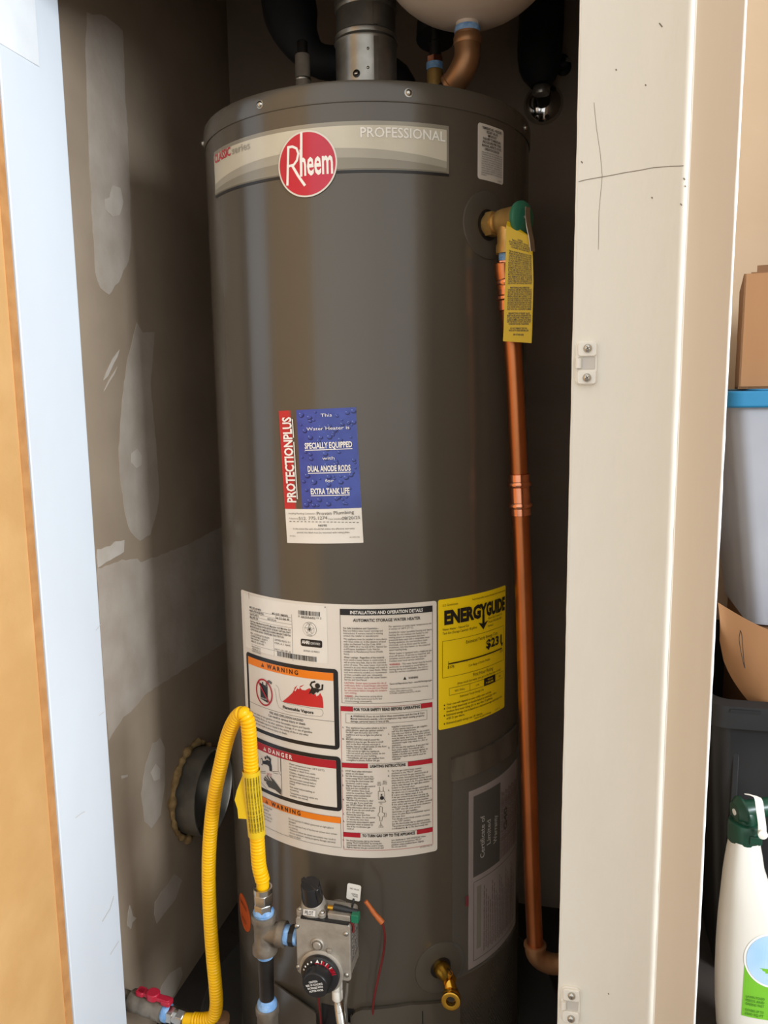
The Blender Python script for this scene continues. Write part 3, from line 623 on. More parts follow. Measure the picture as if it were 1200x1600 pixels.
for k, t in enumerate(('Water temperature over 125°F (52°C)', 'can cause severe burns', 'instantly or death from scalds.', 'Children, disabled and elderly are', 'at highest risk of being scalded.', 'See instruction manual before', 'setting temperature at water', 'heater.', 'Feel water before bathing or', 'showering.', 'Temperature limiting valves are', 'available, see manual.')):
    q = Ml.loc(*c6(585, 520)); Ml.text(t, q[0], q[1] - k*.00425 - (k >= 3)*.0012 - (k >= 5)*.0012 - (k >= 8)*.0012 - (k >= 10)*.0012, .0029, None, lay=4, cond=.92)
# third warning
top = Ml.loc(*c6(1150, 1105))[1]; bot = Ml.loc(*c6(1155, 1440))[1]; fr = Ml.loc(*c6(1152, 1300))[0]
Ml.frame('print_black', pl_ + .002, bot, fr, top, .0004, 2); ob = Ml.loc(*c6(1148, 1172))[1]; Ml.rect('print_orange|warning_band|low', pl_ + .002, ob, fr, top, 2)
tri_mark(Ml, (pl_ + .038, ob + .0018), .0066, 3, 'print_black', 'print_orange'); Ml.text('W A R N I N G', pl_ + .052, ob + .0018, .0068, .058, bold=.03)
q = Ml.loc(*c6(578, 1125))
for k, t in enumerate(('Do not operate if radiator guarantee or sight glass is', 'damaged.', 'Do not operate if any of the burner screen door screen', 'are missing.', '• Failure to follow the above instructions may result in', '• fire or explosion, causing property damage, personal', '  injury or death.')): Ml.text(t, q[0], q[1] - k*.0046, .0029, None, cond=.88)
for k, t in enumerate(('Water heater must be installed', 'and serviced by a qualified', 'installer. Do not tamper with', 'the burner assembly. Clean the', 'screen and inspect the burner', 'each year.')): Ml.text(t, pl_ + .008, q[1] + .004 - k*.0054, .0029, None, cond=.85)

# right column
x0_, x1_ = Ml.loc(*c7(50, 300))[0], Ml.loc(*c7(1092, 300))[0]; xm = (x0_ + x1_)/2
top = Ml.loc(*c7(570, 163))[1] + .0012; bot = Ml.loc(*c7(570, 1218))[1] - .0006
Ml.frame('print_black', x0_, bot, x1_, top, .0005, 2); Ml.rect('print_black', x0_, top - .0090, x1_, top, 2)
Ml.text('INSTALLATION AND OPERATION DETAILS', xm, top - .0070, .0048, .106, 'print_white', 3, .02, align='C')
Ml.text('AUTOMATIC STORAGE WATER HEATER', xm, top - .0185, .0044, .098, bold=.02, align='C')
yL = Ml.loc(*c7(85, 380))[1]; xL = Ml.loc(*c7(85, 380))[0]; st_ = (yL - Ml.loc(*c7(85, 1204))[1])/29.28
rows = [('For Safe Installation and Operation -', 1), ('Read and follow water heater warnings and', 0), ('instructions. If owners manual is missing', 0), ('contact the retailer or manufacturer.', 0), None,
 ('This appliance must be installed in accordance', 0), ('with local codes or, in the absence of local', 0), ('codes, the National Fuel Gas Code, ANSI', 0), ('Z223.1/NFPA 54 or the CSA B149.1, Natural Gas', 0), ('and Propane Installation Code. Not for', 0), ('installation in Manufactured Home (Mobile', 0), ('Home).', 0), None,
 ('Water Leakage - Regardless of the material', 1), ('from which a water heater is constructed, it', 0), ('will at some time leak, due to the corrosive', 0), ('action of water. This water heater must not be', 0), ('located in an area where leakage will result in', 0), ('damage to adjacent area or lower floors. When', 0), ('such area cannot be avoided, it is recommend-', 0), ('ed that a suitable catch pan, adequately', 0), ('drained, be installed under the water heater.', 0), ('See Use and Care Manual.', 0), None,
 ('CAUTION - Hotter water increases the risk of', 2), ('scald injury. Refer to Scald Danger information', 2), ('on this water heater. See Use and Care Manual', 2), ('for instructions before changing the tempera-', 2), ('ture setting.', 2), None, ('- Any thermostat setting above', 3), ('125°F (52°C) may cause severe burns and', 0), ('consume energy unnecessarily.', 0)]
k = 0.0
for q in rows:
    if q is None: k += .32; continue
    Ml.text(q[0], xL + (.0135 if q[1] == 3 else 0), yL - k*st_, .0027, min(.063, len(q[0])*.00139), 'print_red' if q[1] == 2 else 'print_black', 3, .01 if q[1] == 1 else 0); k += 1
Ml.text('WARNING', xL, yL - 27.28*st_, .0027, .012, 'print_red', 4, .02)
yR = Ml.loc(*c7(600, 362))[1]; xR = Ml.loc(*c7(600, 362))[0]; k = 0.0
for q in (('For operation at outlet water temperatures not', 0), ('in excess of 160°F (71°C).', 0), None, ('Suitable for water (potable) heating and space', 0), ('heating. Do not connect this heater to any', 0), ('heating system or components that have', 0), ('previously been used with a nonpotable water', 0), ('heating appliance. Do not introduce toxic', 0), ('chemicals, such as those used for boiler', 0), ('treatment, into this heater, or the attached', 0), ('space heating loop.', 0), None, ('Water heater is equipped with a single-use gas', 0), ('shut-off device. If service is required, the', 0), ('complete control valve must be replaced.', 0), ('Contact your local service technician.', 0), None, ('- This water heater must be braced,', 2), ('anchored, or strapped to avoid falling or', 0), ('moving during and earthquake. See instruc-', 0), ('tions for correct installation procedures.', 0)):
    if q is None: k += .4; continue
    Ml.text(q[0], xR + (.0170 if q[1] == 2 else 0), yR - k*st_, .0027, min(.064 if q[1] != 2 else .047, len(q[0])*.00139), 'print_black', 3)
    if q[1] == 2: Ml.text('WARNING', xR, yR - k*st_, .0027, .0155, 'print_red', 4, .02)
    k += 1
tri_mark(Ml, (xR + .020, yR - .0805), .0050, 3); Ml.text('WARNING', xR + .028, yR - .0800, .0032, .0145, bold=.02)
Ml.text('Cancer and Reproductive Harm - www.P65Warnings.ca.gov', xR, yR - .0868, .0026, .064, bold=.012)
for k, t in enumerate(('This product is made in one or more of the following', 'patents. Other patents pending.', '5,774,985 6,228,405 6,295,237 6,149,450')): Ml.text(t, xR, yR - .0945 - k*.0034, .0022, (.058, .034, .046)[k])
# lower instruction box
top = Ml.loc(*c8(480, 92))[1] + .001; bot = Ml.loc(*c8(500, 1490))[1]
bx0, bx1 = Ml.loc(*c8(62, 600))[0] - .0006, Ml.loc(*c8(942, 600))[0]; xm = (bx0 + bx1)/2
Ml.frame('print_red', bx0, bot, bx1, top, .0005, 2)
def head(t, v, wtext, lw, rw):
    Ml.rect('print_red', bx0, v - .0072, bx0 + lw, v, 3); Ml.rect('print_red', bx1 - rw, v - .0072, bx1, v, 3)
    c = (bx0 + lw + bx1 - rw)/2; Ml.text(t, c, v - .0062, .0045, wtext, bold=.035, align='C')
    Ml.rect('print_black', bx0, v - .0002, bx1, v + .0002, 2)
head('FOR YOUR SAFETY READ BEFORE OPERATING', top, .098, .0185, .0180)
v2 = Ml.loc(*c8(500, 640))[1]; head('LIGHTING INSTRUCTIONS', v2, .053, .039, .0385)
v3 = Ml.loc(*c8(500, 1322))[1]; head('TO TURN GAS OFF TO THE APPLIANCE', v3, .080, .026, .0255)
Ml.frame('print_black', bx0 + .0075, top - .0255, bx1 - .0085, top - .0110, .0004, 2)
tri_mark(Ml, (bx0 + .0145, top - .0158), .0030, 3)
for k, (t, ww) in enumerate((('WARNING: If you do not follow these instructions and the Use & Care', .106), ('Manual instructions exactly, a fire or explosion may result causing property', .110), ('damage, personal injury or loss of life.', .057))): Ml.text(t, bx0 + .0145 + (.004 if k == 0 else 0), top - .0158 - k*.0040, .0028, ww, bold=.012)
def para(L, u0, v0, rows, step=.00385, h=.0026, per=.00136, mx=.060, bold=.008):
    for k, t in enumerate(rows):
        if t:
            num = t[:2] if t[1:2] in '.' else ''
            if num: L.text(num, u0 - .0055, v0 - k*step, h, .0025, bold=bold); t = t[2:].strip()
            L.text(t, u0, v0 - k*step, h, min(mx, max(.004, len(t)*per)), bold=bold)
yA = Ml.loc(*c8(100, 297))
para(Ml, yA[0], yA[1], ('A.This appliance has a pilot which is lit by a', 'piezo-electric spark gas ignition system.', 'Do NOT open the burner door of this', 'appliance and try to light the pilot by', 'hand!', 'B.BEFORE LIGHTING smell all around the', 'appliance area for gas. Be sure to smell', 'next to the floor because some gas is', 'heavier than air and will settle on the floor.', 'WHAT TO DO IF YOU SMELL GAS:', '• Do not try to light any appliance.', '• Do not touch any electric switch; do not', '  use any phone in your building.', '• Immediately call your gas supplier from', "  a neighbor's phone. Follow the gas"), step=.00362)
yB = Ml.loc(*c8(545, 290))
para(Ml, yB[0], yB[1], ("supplier's instructions.", '• If you cannot reach your gas supplier,', '  call the fire department.', 'C.Use only your hand to turn the gas control', 'knob. Never use tools. If the knob will not', "turn by hand, don't try to repair it, call a", 'qualified service technician. Force or', 'attempted repair may result in a fire or', 'explosion.', 'D.Do not use this appliance if any part has', 'been under water. Immediately call a', 'qualified installer or service agency to', 'replace a flooded water heater. Do not', 'attempt to repair the unit! It must be', 'replaced!'), step=.00362)
yC = Ml.loc(*c8(97, 722))
para(Ml, yC[0], yC[1], ('1.STOP! Read safety information', 'above on this label.', '2.Set the thermostat dial to the', 'lowest setting "PILOT LIGHTING"', 'by turning the thermostat dial', 'clockwise until it stops.', '3.Slightly depress the gas control', 'knob and turn clockwise to', '"OFF" position. Note, knob', 'cannot be turned from "PILOT"', 'position unless pushed down', 'slightly. Do not force.', '4.Wait five (5) minutes to clear', 'out any gas. If you smell any', 'gas, STOP! Follow "B" in the', 'safety information above on this', 'label. If you do not smell gas,', 'go to the next step.', '5.Remove the outer door from', 'the water heater. Do not attempt', 'to remove the inner door.', '6.Locate the piezo-electric spark', 'generator which is located on', 'top of the combination gas', 'control.'), mx=.044)
yD = Ml.loc(*c8(543, 722))
para(Ml, yD[0], yD[1], ('7.Turn the gas control knob counter-', 'clockwise to the "PILOT" position.', '8.Depress and hold the gas control knob all', 'the way down. Immediately depress the', 'piezo-electric spark generator button several', 'times until the pilot is lit. The pilot flame can', 'only be seen through the sight glass window', 'located on the inner door.', '9.Continue to hold down the gas control knob', 'for about one (1) minute after the pilot is lit.', 'If it goes out repeat steps 3 to 8.', '  If the gas control knob does not pop up', '  when released, stop and immediately call', '  your service technician or gas supplier.', '  If the pilot will not stay lit after several', '  tries, turn the gas control knob clockwise', '  to "OFF" and call your service', '  technician or gas supplier.', 'Once the pilot flame is established replace', 'the outer door.', 'Turn the gas control knob counter-clockwise', 'to the "ON" position.', 'Set the thermostat dial to desired setting.', 'The preferred starting point for temperature', 'is indicated by ▲ on the thermostat dial.'), mx=.062)
yE = Ml.loc(*c8(105, 1400)); para(Ml, yE[0], yE[1], ('1.Set the thermostat dial to the lowest', 'setting "PILOT LIGHTING" by turning the', 'thermostat dial clockwise until it stops.', '2.Slightly depress the gas control knob and'), step=.0037)
yF = Ml.loc(*c8(543, 1400)); para(Ml, yF[0], yF[1], ('turn clockwise to "OFF POSITION". Note:', 'Knob cannot be turned from "PILOT"', 'position unless pushed down slightly.', 'Do not use force.'), step=.0037)
# small drawings of the control
P8 = lambda L: [Ml.loc(*c8(*q)) for q in L]
Ml.stroke('print_black', P8([(415, 915), (475, 915), (478, 990), (415, 995), (415, 915)]), .0005, 3); q = Ml.loc(*c8(450, 978)); Ml.ell('print_black', q[0], q[1], .0030, .0030, 4, 12)
q = Ml.loc(*c8(446, 948)); Ml.ell('print_grey', q[0], q[1], .0014, .0014, 4, 8)
for L_ in ([(424, 870), (430, 915)], [(463, 870), (463, 915)], [(470, 990), (490, 1015)], [(438, 1215), (440, 1250)]): Ml.stroke('print_black', P8(L_), .0006, 3)
Ml.stroke('print_black', P8([(430, 1060), (455, 1070), (452, 1120), (475, 1130), (470, 1160), (455, 1165), (450, 1205), (430, 1205), (428, 1165), (412, 1155), (414, 1130), (428, 1118), (430, 1060)]), .0006, 3); Ml.stroke('print_black', P8([(470, 1135), (490, 1125), (490, 1165), (470, 1160)]), .0005, 3)
for t, x, y, ww in (('GAS', 408, 832, .0045), ('CONTROL', 402, 846, .007), ('KNOB', 405, 860, .0055), ('PIEZO', 460, 822, .005), ('IGNITER', 458, 836, .0065), ('BUTTON', 455, 850, .0065), ('THERMOSTAT', 415, 1028, .011), ('DIAL', 430, 1042, .004), ('PILOT', 425, 1256, .005), ('BURNER', 418, 1270, .0075)): Ml.text(t, *Ml.loc(*c8(x, y)), .0018, ww)
ln(c8, 'AP14585-3 Rev. 05', 820, 1470, 12, 940, y1=1462)
for x, y, t in ((880, 318, 'A'),): ln(c5, t, x, y, 18)
Ml.rect('print_black', *Ml.loc(*c5(128, 225)), Ml.loc(*c5(128, 225))[0] + .0005, Ml.loc(*c5(128, 225))[1] + .010, 2)

# --- energy label
En = TankSheet('energy_label', 0.1605, 0.6990, 0.1430, 0.2010, 0.0, 'energy_yellow', r=0.003)
c1 = lambda x, y: (670 + x/6.4, 900 + y/6.4)
w_ = En.w
En.text('U.S. Government', .007, .1905, .0034, .026); En.text('Federal law prohibits removal of this label before consumer purchase', .060, .1925, .0030, .080)
En.text('ENERG', .0095, .1635, .0195, .068, bold=.055); En.text('Y', .0750, .1635, .0195, .0165, bold=.055); En.text('GUIDE', .0895, .1635, .0195, .0495, bold=.055)
En.rect('print_black', .0808, .152, .0858, .166, 3); En.poly('print_black', [(.0725, .1555), (.0833, .1430), (.0940, .1555), (.0833, .1520)], 3)
for k, (t, ww) in enumerate((('Water Heater - Natural Gas', .047), ('Tank Size (Storage Capacity): 38 gallons', .063))): En.text(t, .0065, .1535 - k*.0058, .0036, ww)
for k, (t, ww) in enumerate((('Rheem Sales Company, Inc.', .036), ('Model: PROG40-38N', .034), ('RH62', .012))): En.text(t, .0945, .1565 - k*.0062, .0034, ww)
En.frame('print_black', .0065, .0810, w_ - .006, .1375, .0005, 2)
En.text('Estimated Yearly Energy Cost', .0480, .1275, .0052, .070); En.text('$231', .0900, .1110, .0135, .0400, bold=.03)
En.rect('print_black', .0165, .1005, .1310, .1025, 3)
for x in (.0165, .050, .108, .131): En.rect('print_black', x - .0003, .0985 if x in (.050, .108) else .0975, x + .0003, .1055 if x in (.0165,) else .102, 3)
En.poly('print_black', [(.1275, .1105), (.1310, .1040), (.1345, .1105)], 3)
En.text('$175', .0150, .0945, .0036, .0115, bold=.02); En.text('$231', .1255, .0955, .0036, .0085); En.text('Cost Range of Similar Models', .0530, .0905, .0036, .046)
En.text('First Hour Rating', .0620, .0730, .0056, .045); En.text('(How much hot water you get in the first hour of use)', .0320, .0665, .0036, .095)
En.frame('print_black', .0180, .0520, .1365, .0630, .0005, 2); En.rect('print_black', .0855, .0515, .1130, .0640, 3)
for t, x, ww in (('VERY SMALL', .0270, .019), ('LOW', .0680, .007), ('HIGH', .1220, .006)): En.text(t, x, .0560, .0030, ww)
En.rect('print_black', .0555, .052, .0560, .063, 3); En.text('MEDIUM', .0930, .0590, .0026, .012, 'energy_yellow', 5); En.text('71 GALLONS', .0890, .0545, .0028, .018, 'energy_yellow', 5, .02)
En.text('Estimated Yearly Energy Use', .0370, .0455, .0034, .048)
for k, (t, dot) in enumerate((('Your cost will depend on your utility rates and use.', 1), ('Cost range based only on models fueled by natural gas with a', 1), ('medium first hour rating (51 to less than 75 gallons).', 0), ('Estimated energy cost is based on a national average natural gas cost', 1), ('of $1.21 per therm.', 0), ('Estimated yearly energy use: 191 therms.', 1))):
    v = .0370 - k*.0055 - (.002 if k == 5 else 0); En.text(t, .0130, v, .0032, len(t)*.00173, bold=.008)
    if dot: En.ell('print_black', .0095, v + .0012, .0011, .0012, 3, 8)
En.text('www.ftc.gov/energy', .0650, .0035, .0030, .038); En.text('AP20131-4', .113, .0035, .0022, .013)

# --- warranty pouch
Bg = TankSheet('document_pouch', 0.1835, 0.2760, 0.1750, 0.3720, 0.0, 'clear_bag', base=0.0030)
Bk = TankSheet('warranty_booklet', 0.2160, 0.2800, 0.1500, 0.3060, 0.0, 'booklet_paper', base=0.0012)
cp = lambda x, y: (690 + x/3.9, 1130 + y/3.9)
g0, g1 = Bk.loc(*cp(190, 445)), Bk.loc(*cp(205, 930)); g2 = Bk.loc(*cp(352, 500))
Bk.rect('booklet_dark', g0[0], g1[1], g2[0], g0[1], 1)
for k, t in enumerate(('Certificate of', 'Limited', 'Warranty')):
    q = Bk.loc(*cp((255, 292, 330)[k], (810, 728, 720)[k])); Bk.text(t, q[0], q[1], .0095, (.072, .042, .048)[k], 'print_white', 2, .012, rot=PI/2)
for k in range(16):
    u_ = g2[0] + .004 + k*.0042
    if u_ < .146: Bk.text('warranty terms apply to the original owner and installation only', u_, .160, .0030, .118 - .002*(k % 3), 'booklet_maroon', 2, .03, rot=PI/2)
Bk.text('G40', g2[0] + .022, .205, .011, .040, 'booklet_dark', 3, .04, rot=PI/2)
Bk.frame('booklet_dark', .0095, .012, .146, .150, .0010, 2)
Bk.rect('brand_grey', .016, .030, .026, .140, 2)
for k in range(20):
    Bk.text('limited warranty coverage parts labor water heater use', .034 + k*.0052, .020 + .004*(k % 2), .0026, .115 - .012*(k % 4), 'booklet_maroon' if k % 3 else 'booklet_dark', 2, .03, rot=PI/2)
Tp = TankSheet('pouch_tape', 0.1815, 0.6130, 0.1760, 0.0370, 0.0, 'tape_grey', base=0.0040)
q = Bg.loc(*cp(147, 1110)); Bg.rect('booklet_maroon', q[0] - .003, q[1], q[0] + .003, q[1] + .018, 1)

# --- orange round sticker low on the left
oc = (-0.2225, 0.3185)
Os = TankSheet('round_sticker', oc[0] - .031, oc[1] - .031, 0.062, 0.062, 0.0, 'sticker_orange', r=0.0309)
Os.text('INSPECTED', .012, .044, .0060, .038, bold=.01); Os.text('TESTED', .016, .016, .0055, .028)

class FlatSheet(Sheet):
    def __init__(s, owner, O, ex, ey, en): 
        O, ex, ey, en = Vector(O), Vector(ex), Vector(ey), Vector(en); Sheet.__init__(s, owner, lambda u, v, off: O + ex*u + ey*v + en*off)
EX, EY, EZ = Vector((1, 0, 0)), Vector((0, 1, 0)), Vector((0, 0, 1)); FRONT = Vector((0, -1, 0))

# --- collar rings on the jacket
def collar_ring(s, z, r, rh):
    mb = MB(); vs = []; fs = []; seg = 48; prof = [(r, 0.0002), (r - .001, .0022), (r - .006, .0030), (rh + .003, .0034), (rh, .0022), (rh - .0005, .0)]
    for (rr, off) in prof:
        for k in range(seg):
            a = 2*PI*k/seg; vs.append(tank_pt(s + rr*math.cos(a), z + rr*math.sin(a), off))
    for i in range(len(prof) - 1):
        for k in range(seg): k2 = (k + 1) % seg; fs.append((i*seg + k, i*seg + k2, (i + 1)*seg + k2, (i + 1)*seg + k))
    mb.add(vs, fs).build('gasket_ring', 'ring_plastic', WH)
    mb = MB(); vs = [tank_pt(s, z, .0016)] + [tank_pt(s + rh*math.cos(2*PI*k/24), z + rh*math.sin(2*PI*k/24), .0016) for k in range(24)]
    mb.add(vs, [(0, 1 + k, 1 + (k + 1) % 24) for k in range(24)]).build('opening', 'black_plastic', WH, smooth=0)
VS, VZ = 0.2485, 1.4345
collar_ring(VS, VZ, 0.0470, 0.0215)
dS, dZ = tank_sz(688, 1511)
collar_ring(dS, dZ, 0.0430, 0.0175)

# --- temperature and pressure relief valve
n = tank_n(VS); P0 = tank_pt(VS, VZ)
rv = MB()
rv.lathe([(.0150, -.004), (.0150, .010), (.0135, .012), (.0130, .020), (.0165, .024), (.0175, .030), (.0175, .052), (.0185, .054), (.0185, .058), (.010, .058)], P0, n, 28)
rv.lathe([(.0182, .004), (.0182, .016)], P0, n, 6)
OUT = P0 + n*.038
rv.lathe([(.0150, .0), (.0150, .030), (.0165, .033), (.0165, .044), (.012, .044)], OUT, (0, 0, -1), 28)
RV = rv.build('relief_valve', 'brass', WH, smooth=35)
MB().obox(OUT + Vector((0, 0, 0)) + (CAM - OUT).normalized()*.0176, n, EZ, n.cross(EZ), .012, .018, .0012).build('cast_plate', 'brass', RV, bevel=.0005)
cap0 = P0 + n*.058
MB().lathe([(.0215, 0), (.0225, .002), (.0225, .006), (.020, .0085), (.006, .010), (.0, .010)], cap0, n, 28).build('valve_cap', 'cap_green', RV)
MB().lathe([(.0035, .0), (.0035, .006), (.0025, .008), (0, .008)], cap0 + n*.008, n, 12).build('stem', 'steel', RV)
s0_ = cap0 + n*.0135
lv = [s0_ + EZ*.012 + FRONT*.001, s0_ + EZ*.003 + FRONT*.004, s0_ + FRONT*.010 + EX*.002 - EZ*.014, s0_ + FRONT*.013 + EX*.006 - EZ*.032, s0_ + FRONT*.013 + EX*.008 - EZ*.048]
side = n.cross(EZ).normalized(); mb = MB(); V = []
for q in spline(lv, .004): V += [q + side*.0048, q - side*.0048, q + side*.0048 + n*.0012, q - side*.0048 + n*.0012]
k = len(V)//4; mb.add(V, sum([[(4*i, 4*i + 1, 4*i + 5, 4*i + 4), (4*i + 2, 4*i + 6, 4*i + 7, 4*i + 3), (4*i, 4*i + 4, 4*i + 6, 4*i + 2), (4*i + 1, 4*i + 3, 4*i + 7, 4*i + 5)] for i in range(k - 1)], []) + [(0, 2, 3, 1), (4*k - 4, 4*k - 3, 4*k - 1, 4*k - 2)])
mb.build('test_lever', 'steel', RV)

# --- brass drain valve
n = tank_n(dS); D0 = tank_pt(dS, dZ); dv = MB()
dv.lathe([(.0125, -.004), (.0125, .014), (.0105, .018), (.0105, .034)], D0, n, 22)
down = (n*0.42 + Vector((0.10, -0.1, -0.85))).normalized(); J = D0 + n*.026
dv.lathe([(.0085, -.002), (.0095, .008), (.0105, .024)], J, down, 22)
spout = J + down*.022
toc = (CAM - spout).normalized(); so = (toc*.8 + Vector((-.05, 0, -.45))).normalized()
dv.lathe([(.0105, -.006), (.0125, .004), (.0142, .006), (.0142, .010), (.0130, .012), (.0142, .014), (.0142, .018), (.0120, .019), (.0075, .018), (.0065, .010), (0, .009)], spout, so, 28)
DV = dv.build('drain_valve', 'brass_gold', WH)
MB().lathe([(.0066, .0), (.0066, .0016)], spout + so*.0095, so, 6).build('hex_socket', 'black_plastic', DV, smooth=0)
MB().lathe([(.0048, 0), (.0048, .015), (.0040, .0165), (0, .0165)], J + n*.002, (n*.35 + EZ*.8).normalized(), 14).build('stem', 'brass_gold', DV)
MB().obox(J + n*.0065 + EZ*.016, side, n, EZ, .0016, .010, .0025).build('screw_slot', 'black_plastic', DV, smooth=0)

# --- gas control valve (faces straight out of the closet)
YF = 0.985                                # front face of the control
f0, f1 = at(462.7, 1432, YF), at(547.3, 1535, YF); GX0, GX1, GZ0, GZ1 = -0.3755, -0.2940, 0.3655, 0.4560
gc = MB(); gc.slab(rrpoly(GX0, GZ0, GX1, GZ1, .006), (0, YF, 0), EX, EZ, EY, 0.0, 0.006)
gc.slab(rrpoly(GX0 + .0015, GZ0 + .0015, GX1 - .0015, GZ1 - .0015, .005), (0, YF, 0), EX, EZ, EY, 0.006, 0.050)
gc.slab(rrpoly(GX0 - .004, GZ0 + .012, GX0 + .006, GZ1 - .030, .003), (0, YF, 0), EX, EZ, EY, 0.018, 0.046)
gc.lathe([(.018, 0), (.018, .045)], (-0.3345, YF + .045, 0.415), (0, 1, 0), 24)
GC = gc.build('gas_control', 'cast_aluminium', WH, smooth=35, bevel=.0015)
MB().box((GX0 + .008, YF - .0003, GZ1 - .0018), (GX1 - .002, YF + .012, GZ1 + .0005)).build('seam', 'black_plastic', GC, smooth=0)
for (x, y) in ((447, 458), (775, 510), (457, 730), (780, 785)):
    q = at(360 + x/4.286, 1340 + y/4.286, YF); screw((q.x, YF + .0005, q.z), FRONT, .0036, GC)
q = at(360 + 585/4.286, 1340 + 580/4.286, YF); MB().lathe([(.0100, 0), (.0100, .0015), (.0085, .0028), (.0080, .0028), (.0078, .0010), (.0062, .0010), (.0060, .0040), (.0050, .0050), (0, .0052)], (q.x, YF, q.z), FRONT, 28).build('boss', 'cast_aluminium', GC)
q = at(360 + 665/4.286, 1340 + 620/4.286, YF); MB().obox((q.x, YF - .002, q.z), EX, EY, EZ, .0065, .004, .0060).build('stop_tab', 'cast_aluminium', GC, bevel=.0008)
dc = at(360 + 614/4.286, 1340 + 752/4.286, YF); dc = Vector((dc.x, YF, dc.z))
MB().lathe([(.0330, 0), (.0330, .0035), (.0300, .0055), (.0285, .0055)], dc, FRONT, 40).build('dial_bezel', 'cast_aluminium', GC)
MB().lathe([(.0285, .003), (.0285, .0115), (.0265, .0130), (.0180, .0135)], dc, FRONT, 40).build('dial', 'black_plastic', GC)
kb = []; seg = 64; mb = MB()
for i, (r, h) in enumerate(((.0200, .0120), (.0195, .0300), (.0178, .0325), (.0, .0328))): kb.append((r, h))
mb.lathe(kb, dc, FRONT, 40); mb.build('knob', 'black_plastic', GC)
dsh = FlatSheet(GC, dc + FRONT*.0131, EX, EZ, FRONT)
def arc_rect(sh, col, ang, r0, r1, w, lay=2):
    a = math.radians(ang); c, s_ = math.sin(ang and a or 0), math.cos(a); tx, ty = s_, -c
    sh.poly(col, [(c*r0 - tx*w/2, s_*r0 - ty*w/2), (c*r0 + tx*w/2, s_*r0 + ty*w/2), (c*r1 + tx*w/2, s_*r1 + ty*w/2), (c*r1 - tx*w/2, s_*r1 - ty*w/2)], lay)
dsh.poly('print_white', [(-.0050, .0205), (.0010, .0205), (-.0020, .0268)], 2)
for a_, cc in ((-72, 'print_white'), (-58, 'print_white'), (-44, 'print_white'), (-28, 'print_white')): dsh.ell(cc, .0238*math.sin(math.radians(a_)), .0238*math.cos(math.radians(a_)), .0011, .0016, 2, 8)
for a_ in (16, 34, 52): arc_rect(dsh, 'print_red', a_, .0185, .0262, .0034); arc_rect(dsh, 'label_white', a_ - 5, .0205, .0265, .0018)
for a_ in (-12, -5, 4, 24, 43, 60, 66, 71): arc_rect(dsh, 'print_red', a_, .0190, .0215, .0030)
for a_ in (56, 61, 66, 72): arc_rect(dsh, 'print_red', a_, .0215, .0268, .0014)
ksh = FlatSheet(GC, dc + FRONT*.0329, Vector((math.cos(.32), 0, math.sin(.32))), Vector((-math.sin(.32), 0, math.cos(.32))), FRONT)
for k, (t, ww) in enumerate((('CAUTION', .013), ('RISK OF SCALDING', .0255), ('INCREASES WITH', .0235), ('HOTTER WATER', .0215))): ksh.text(t, 0, .0058 - k*.0046, .0030, ww, 'print_white', 1, .01, align='C')
# pilot turret and knob
tu = at(360 + 556/4.286, 1340 + 330/4.286, YF + .018); TC = Vector((tu.x, YF + .022, GZ1 - .001)); ax = Vector((0, -.28, .96)).normalized()
MB().lathe([(.0205, 0), (.0205, .006), (.0185, .009), (.0165, .020), (.0150, .022)], TC, ax, 28).build('turret', 'cast_aluminium', GC)
for (dx, dy) in ((-.017, -.012), (.016, -.013)):
    MB().lathe([(.006, -.002), (.006, .006), (.005, .007)], TC + EX*dx + EY*dy, EZ, 18).build('lug', 'cast_aluminium', GC); screw(TC + EX*dx + EY*dy + EZ*.007, EZ, .0040, GC)
KC = TC + ax*.021; kp = [(.0152, 0), (.0152, .012), (.0140, .015), (.0140, .030), (.0128, .0325), (0, .033)]
MB().lathe(kp, KC, ax, 30).build('pilot_knob', 'black_plastic', GC)
rt = ax.cross(Vector((.85, -.5, 0))).normalized(); fw = rt.cross(ax)
MB().obox(KC + ax*.020, rt, fw, ax, .007, .034, .026).build('knob_grip', 'black_plastic', GC, bevel=.0015)
pn = (FRONT*.95 + EZ*.25).normalized(); ps = MB().obox(TC + ax*.011 + FRONT*.0192, EX, EX.cross(pn), pn, .0180, .0080, .0008).build('pilot_plate', 'tag_grey', GC, smooth=0)
psh = FlatSheet(GC, TC + ax*.011 + FRONT*.0197, EX, -EX.cross(pn) if EX.cross(pn).z < 0 else EX.cross(pn), pn); psh.text('PILOT', 0, -.0026, .0056, .0125, 'print_black', 1, align='C')
# igniter and wiring on top
ig0 = at(360 + 660/4.286, 1340 + 310/4.286, YF + .012)
MB().obox(Vector((ig0.x + .0165, YF + .012, GZ1 + .0040)), EX, EY, EZ, .034, .013, .009).build('igniter_bracket', 'cast_aluminium', GC, bevel=.001)
MB().lathe([(.0048, 0), (.0048, .020), (.0040, .022), (.0040, .036)], (ig0.x + .006, YF + .016, GZ1 + .0125), (1, 0, -.08), 16).build('igniter_barrel', 'black_plastic', GC)
MB().lathe([(.0036, -.006), (.0036, .002)], (ig0.x + .004, YF + .014, GZ1 + .012), (1, 0, 0), 14).build('igniter_contact', 'brass_gold', GC)
MB().obox(Vector((ig0.x + .040, YF + .010, GZ1 + .0060)), EX, EY, EZ, .011, .012, .012).build('green_connector', 'green_plastic', GC, bevel=.001)
tg = at(360 + 826/4.286, 1340 + 232/4.286, 1.035); tx = Vector((.995, 0, -.09)).normalized(); tz = Vector((.09, .05, .995)).normalized(); tn = tx.cross(tz)
tgp = MB().slab(rrpoly(-.0105, -.0125, .0105, .0125, .003), tg, tx, tz, tn, -.0004, .0004).build('wiring_tag', 'white_plastic', GC)
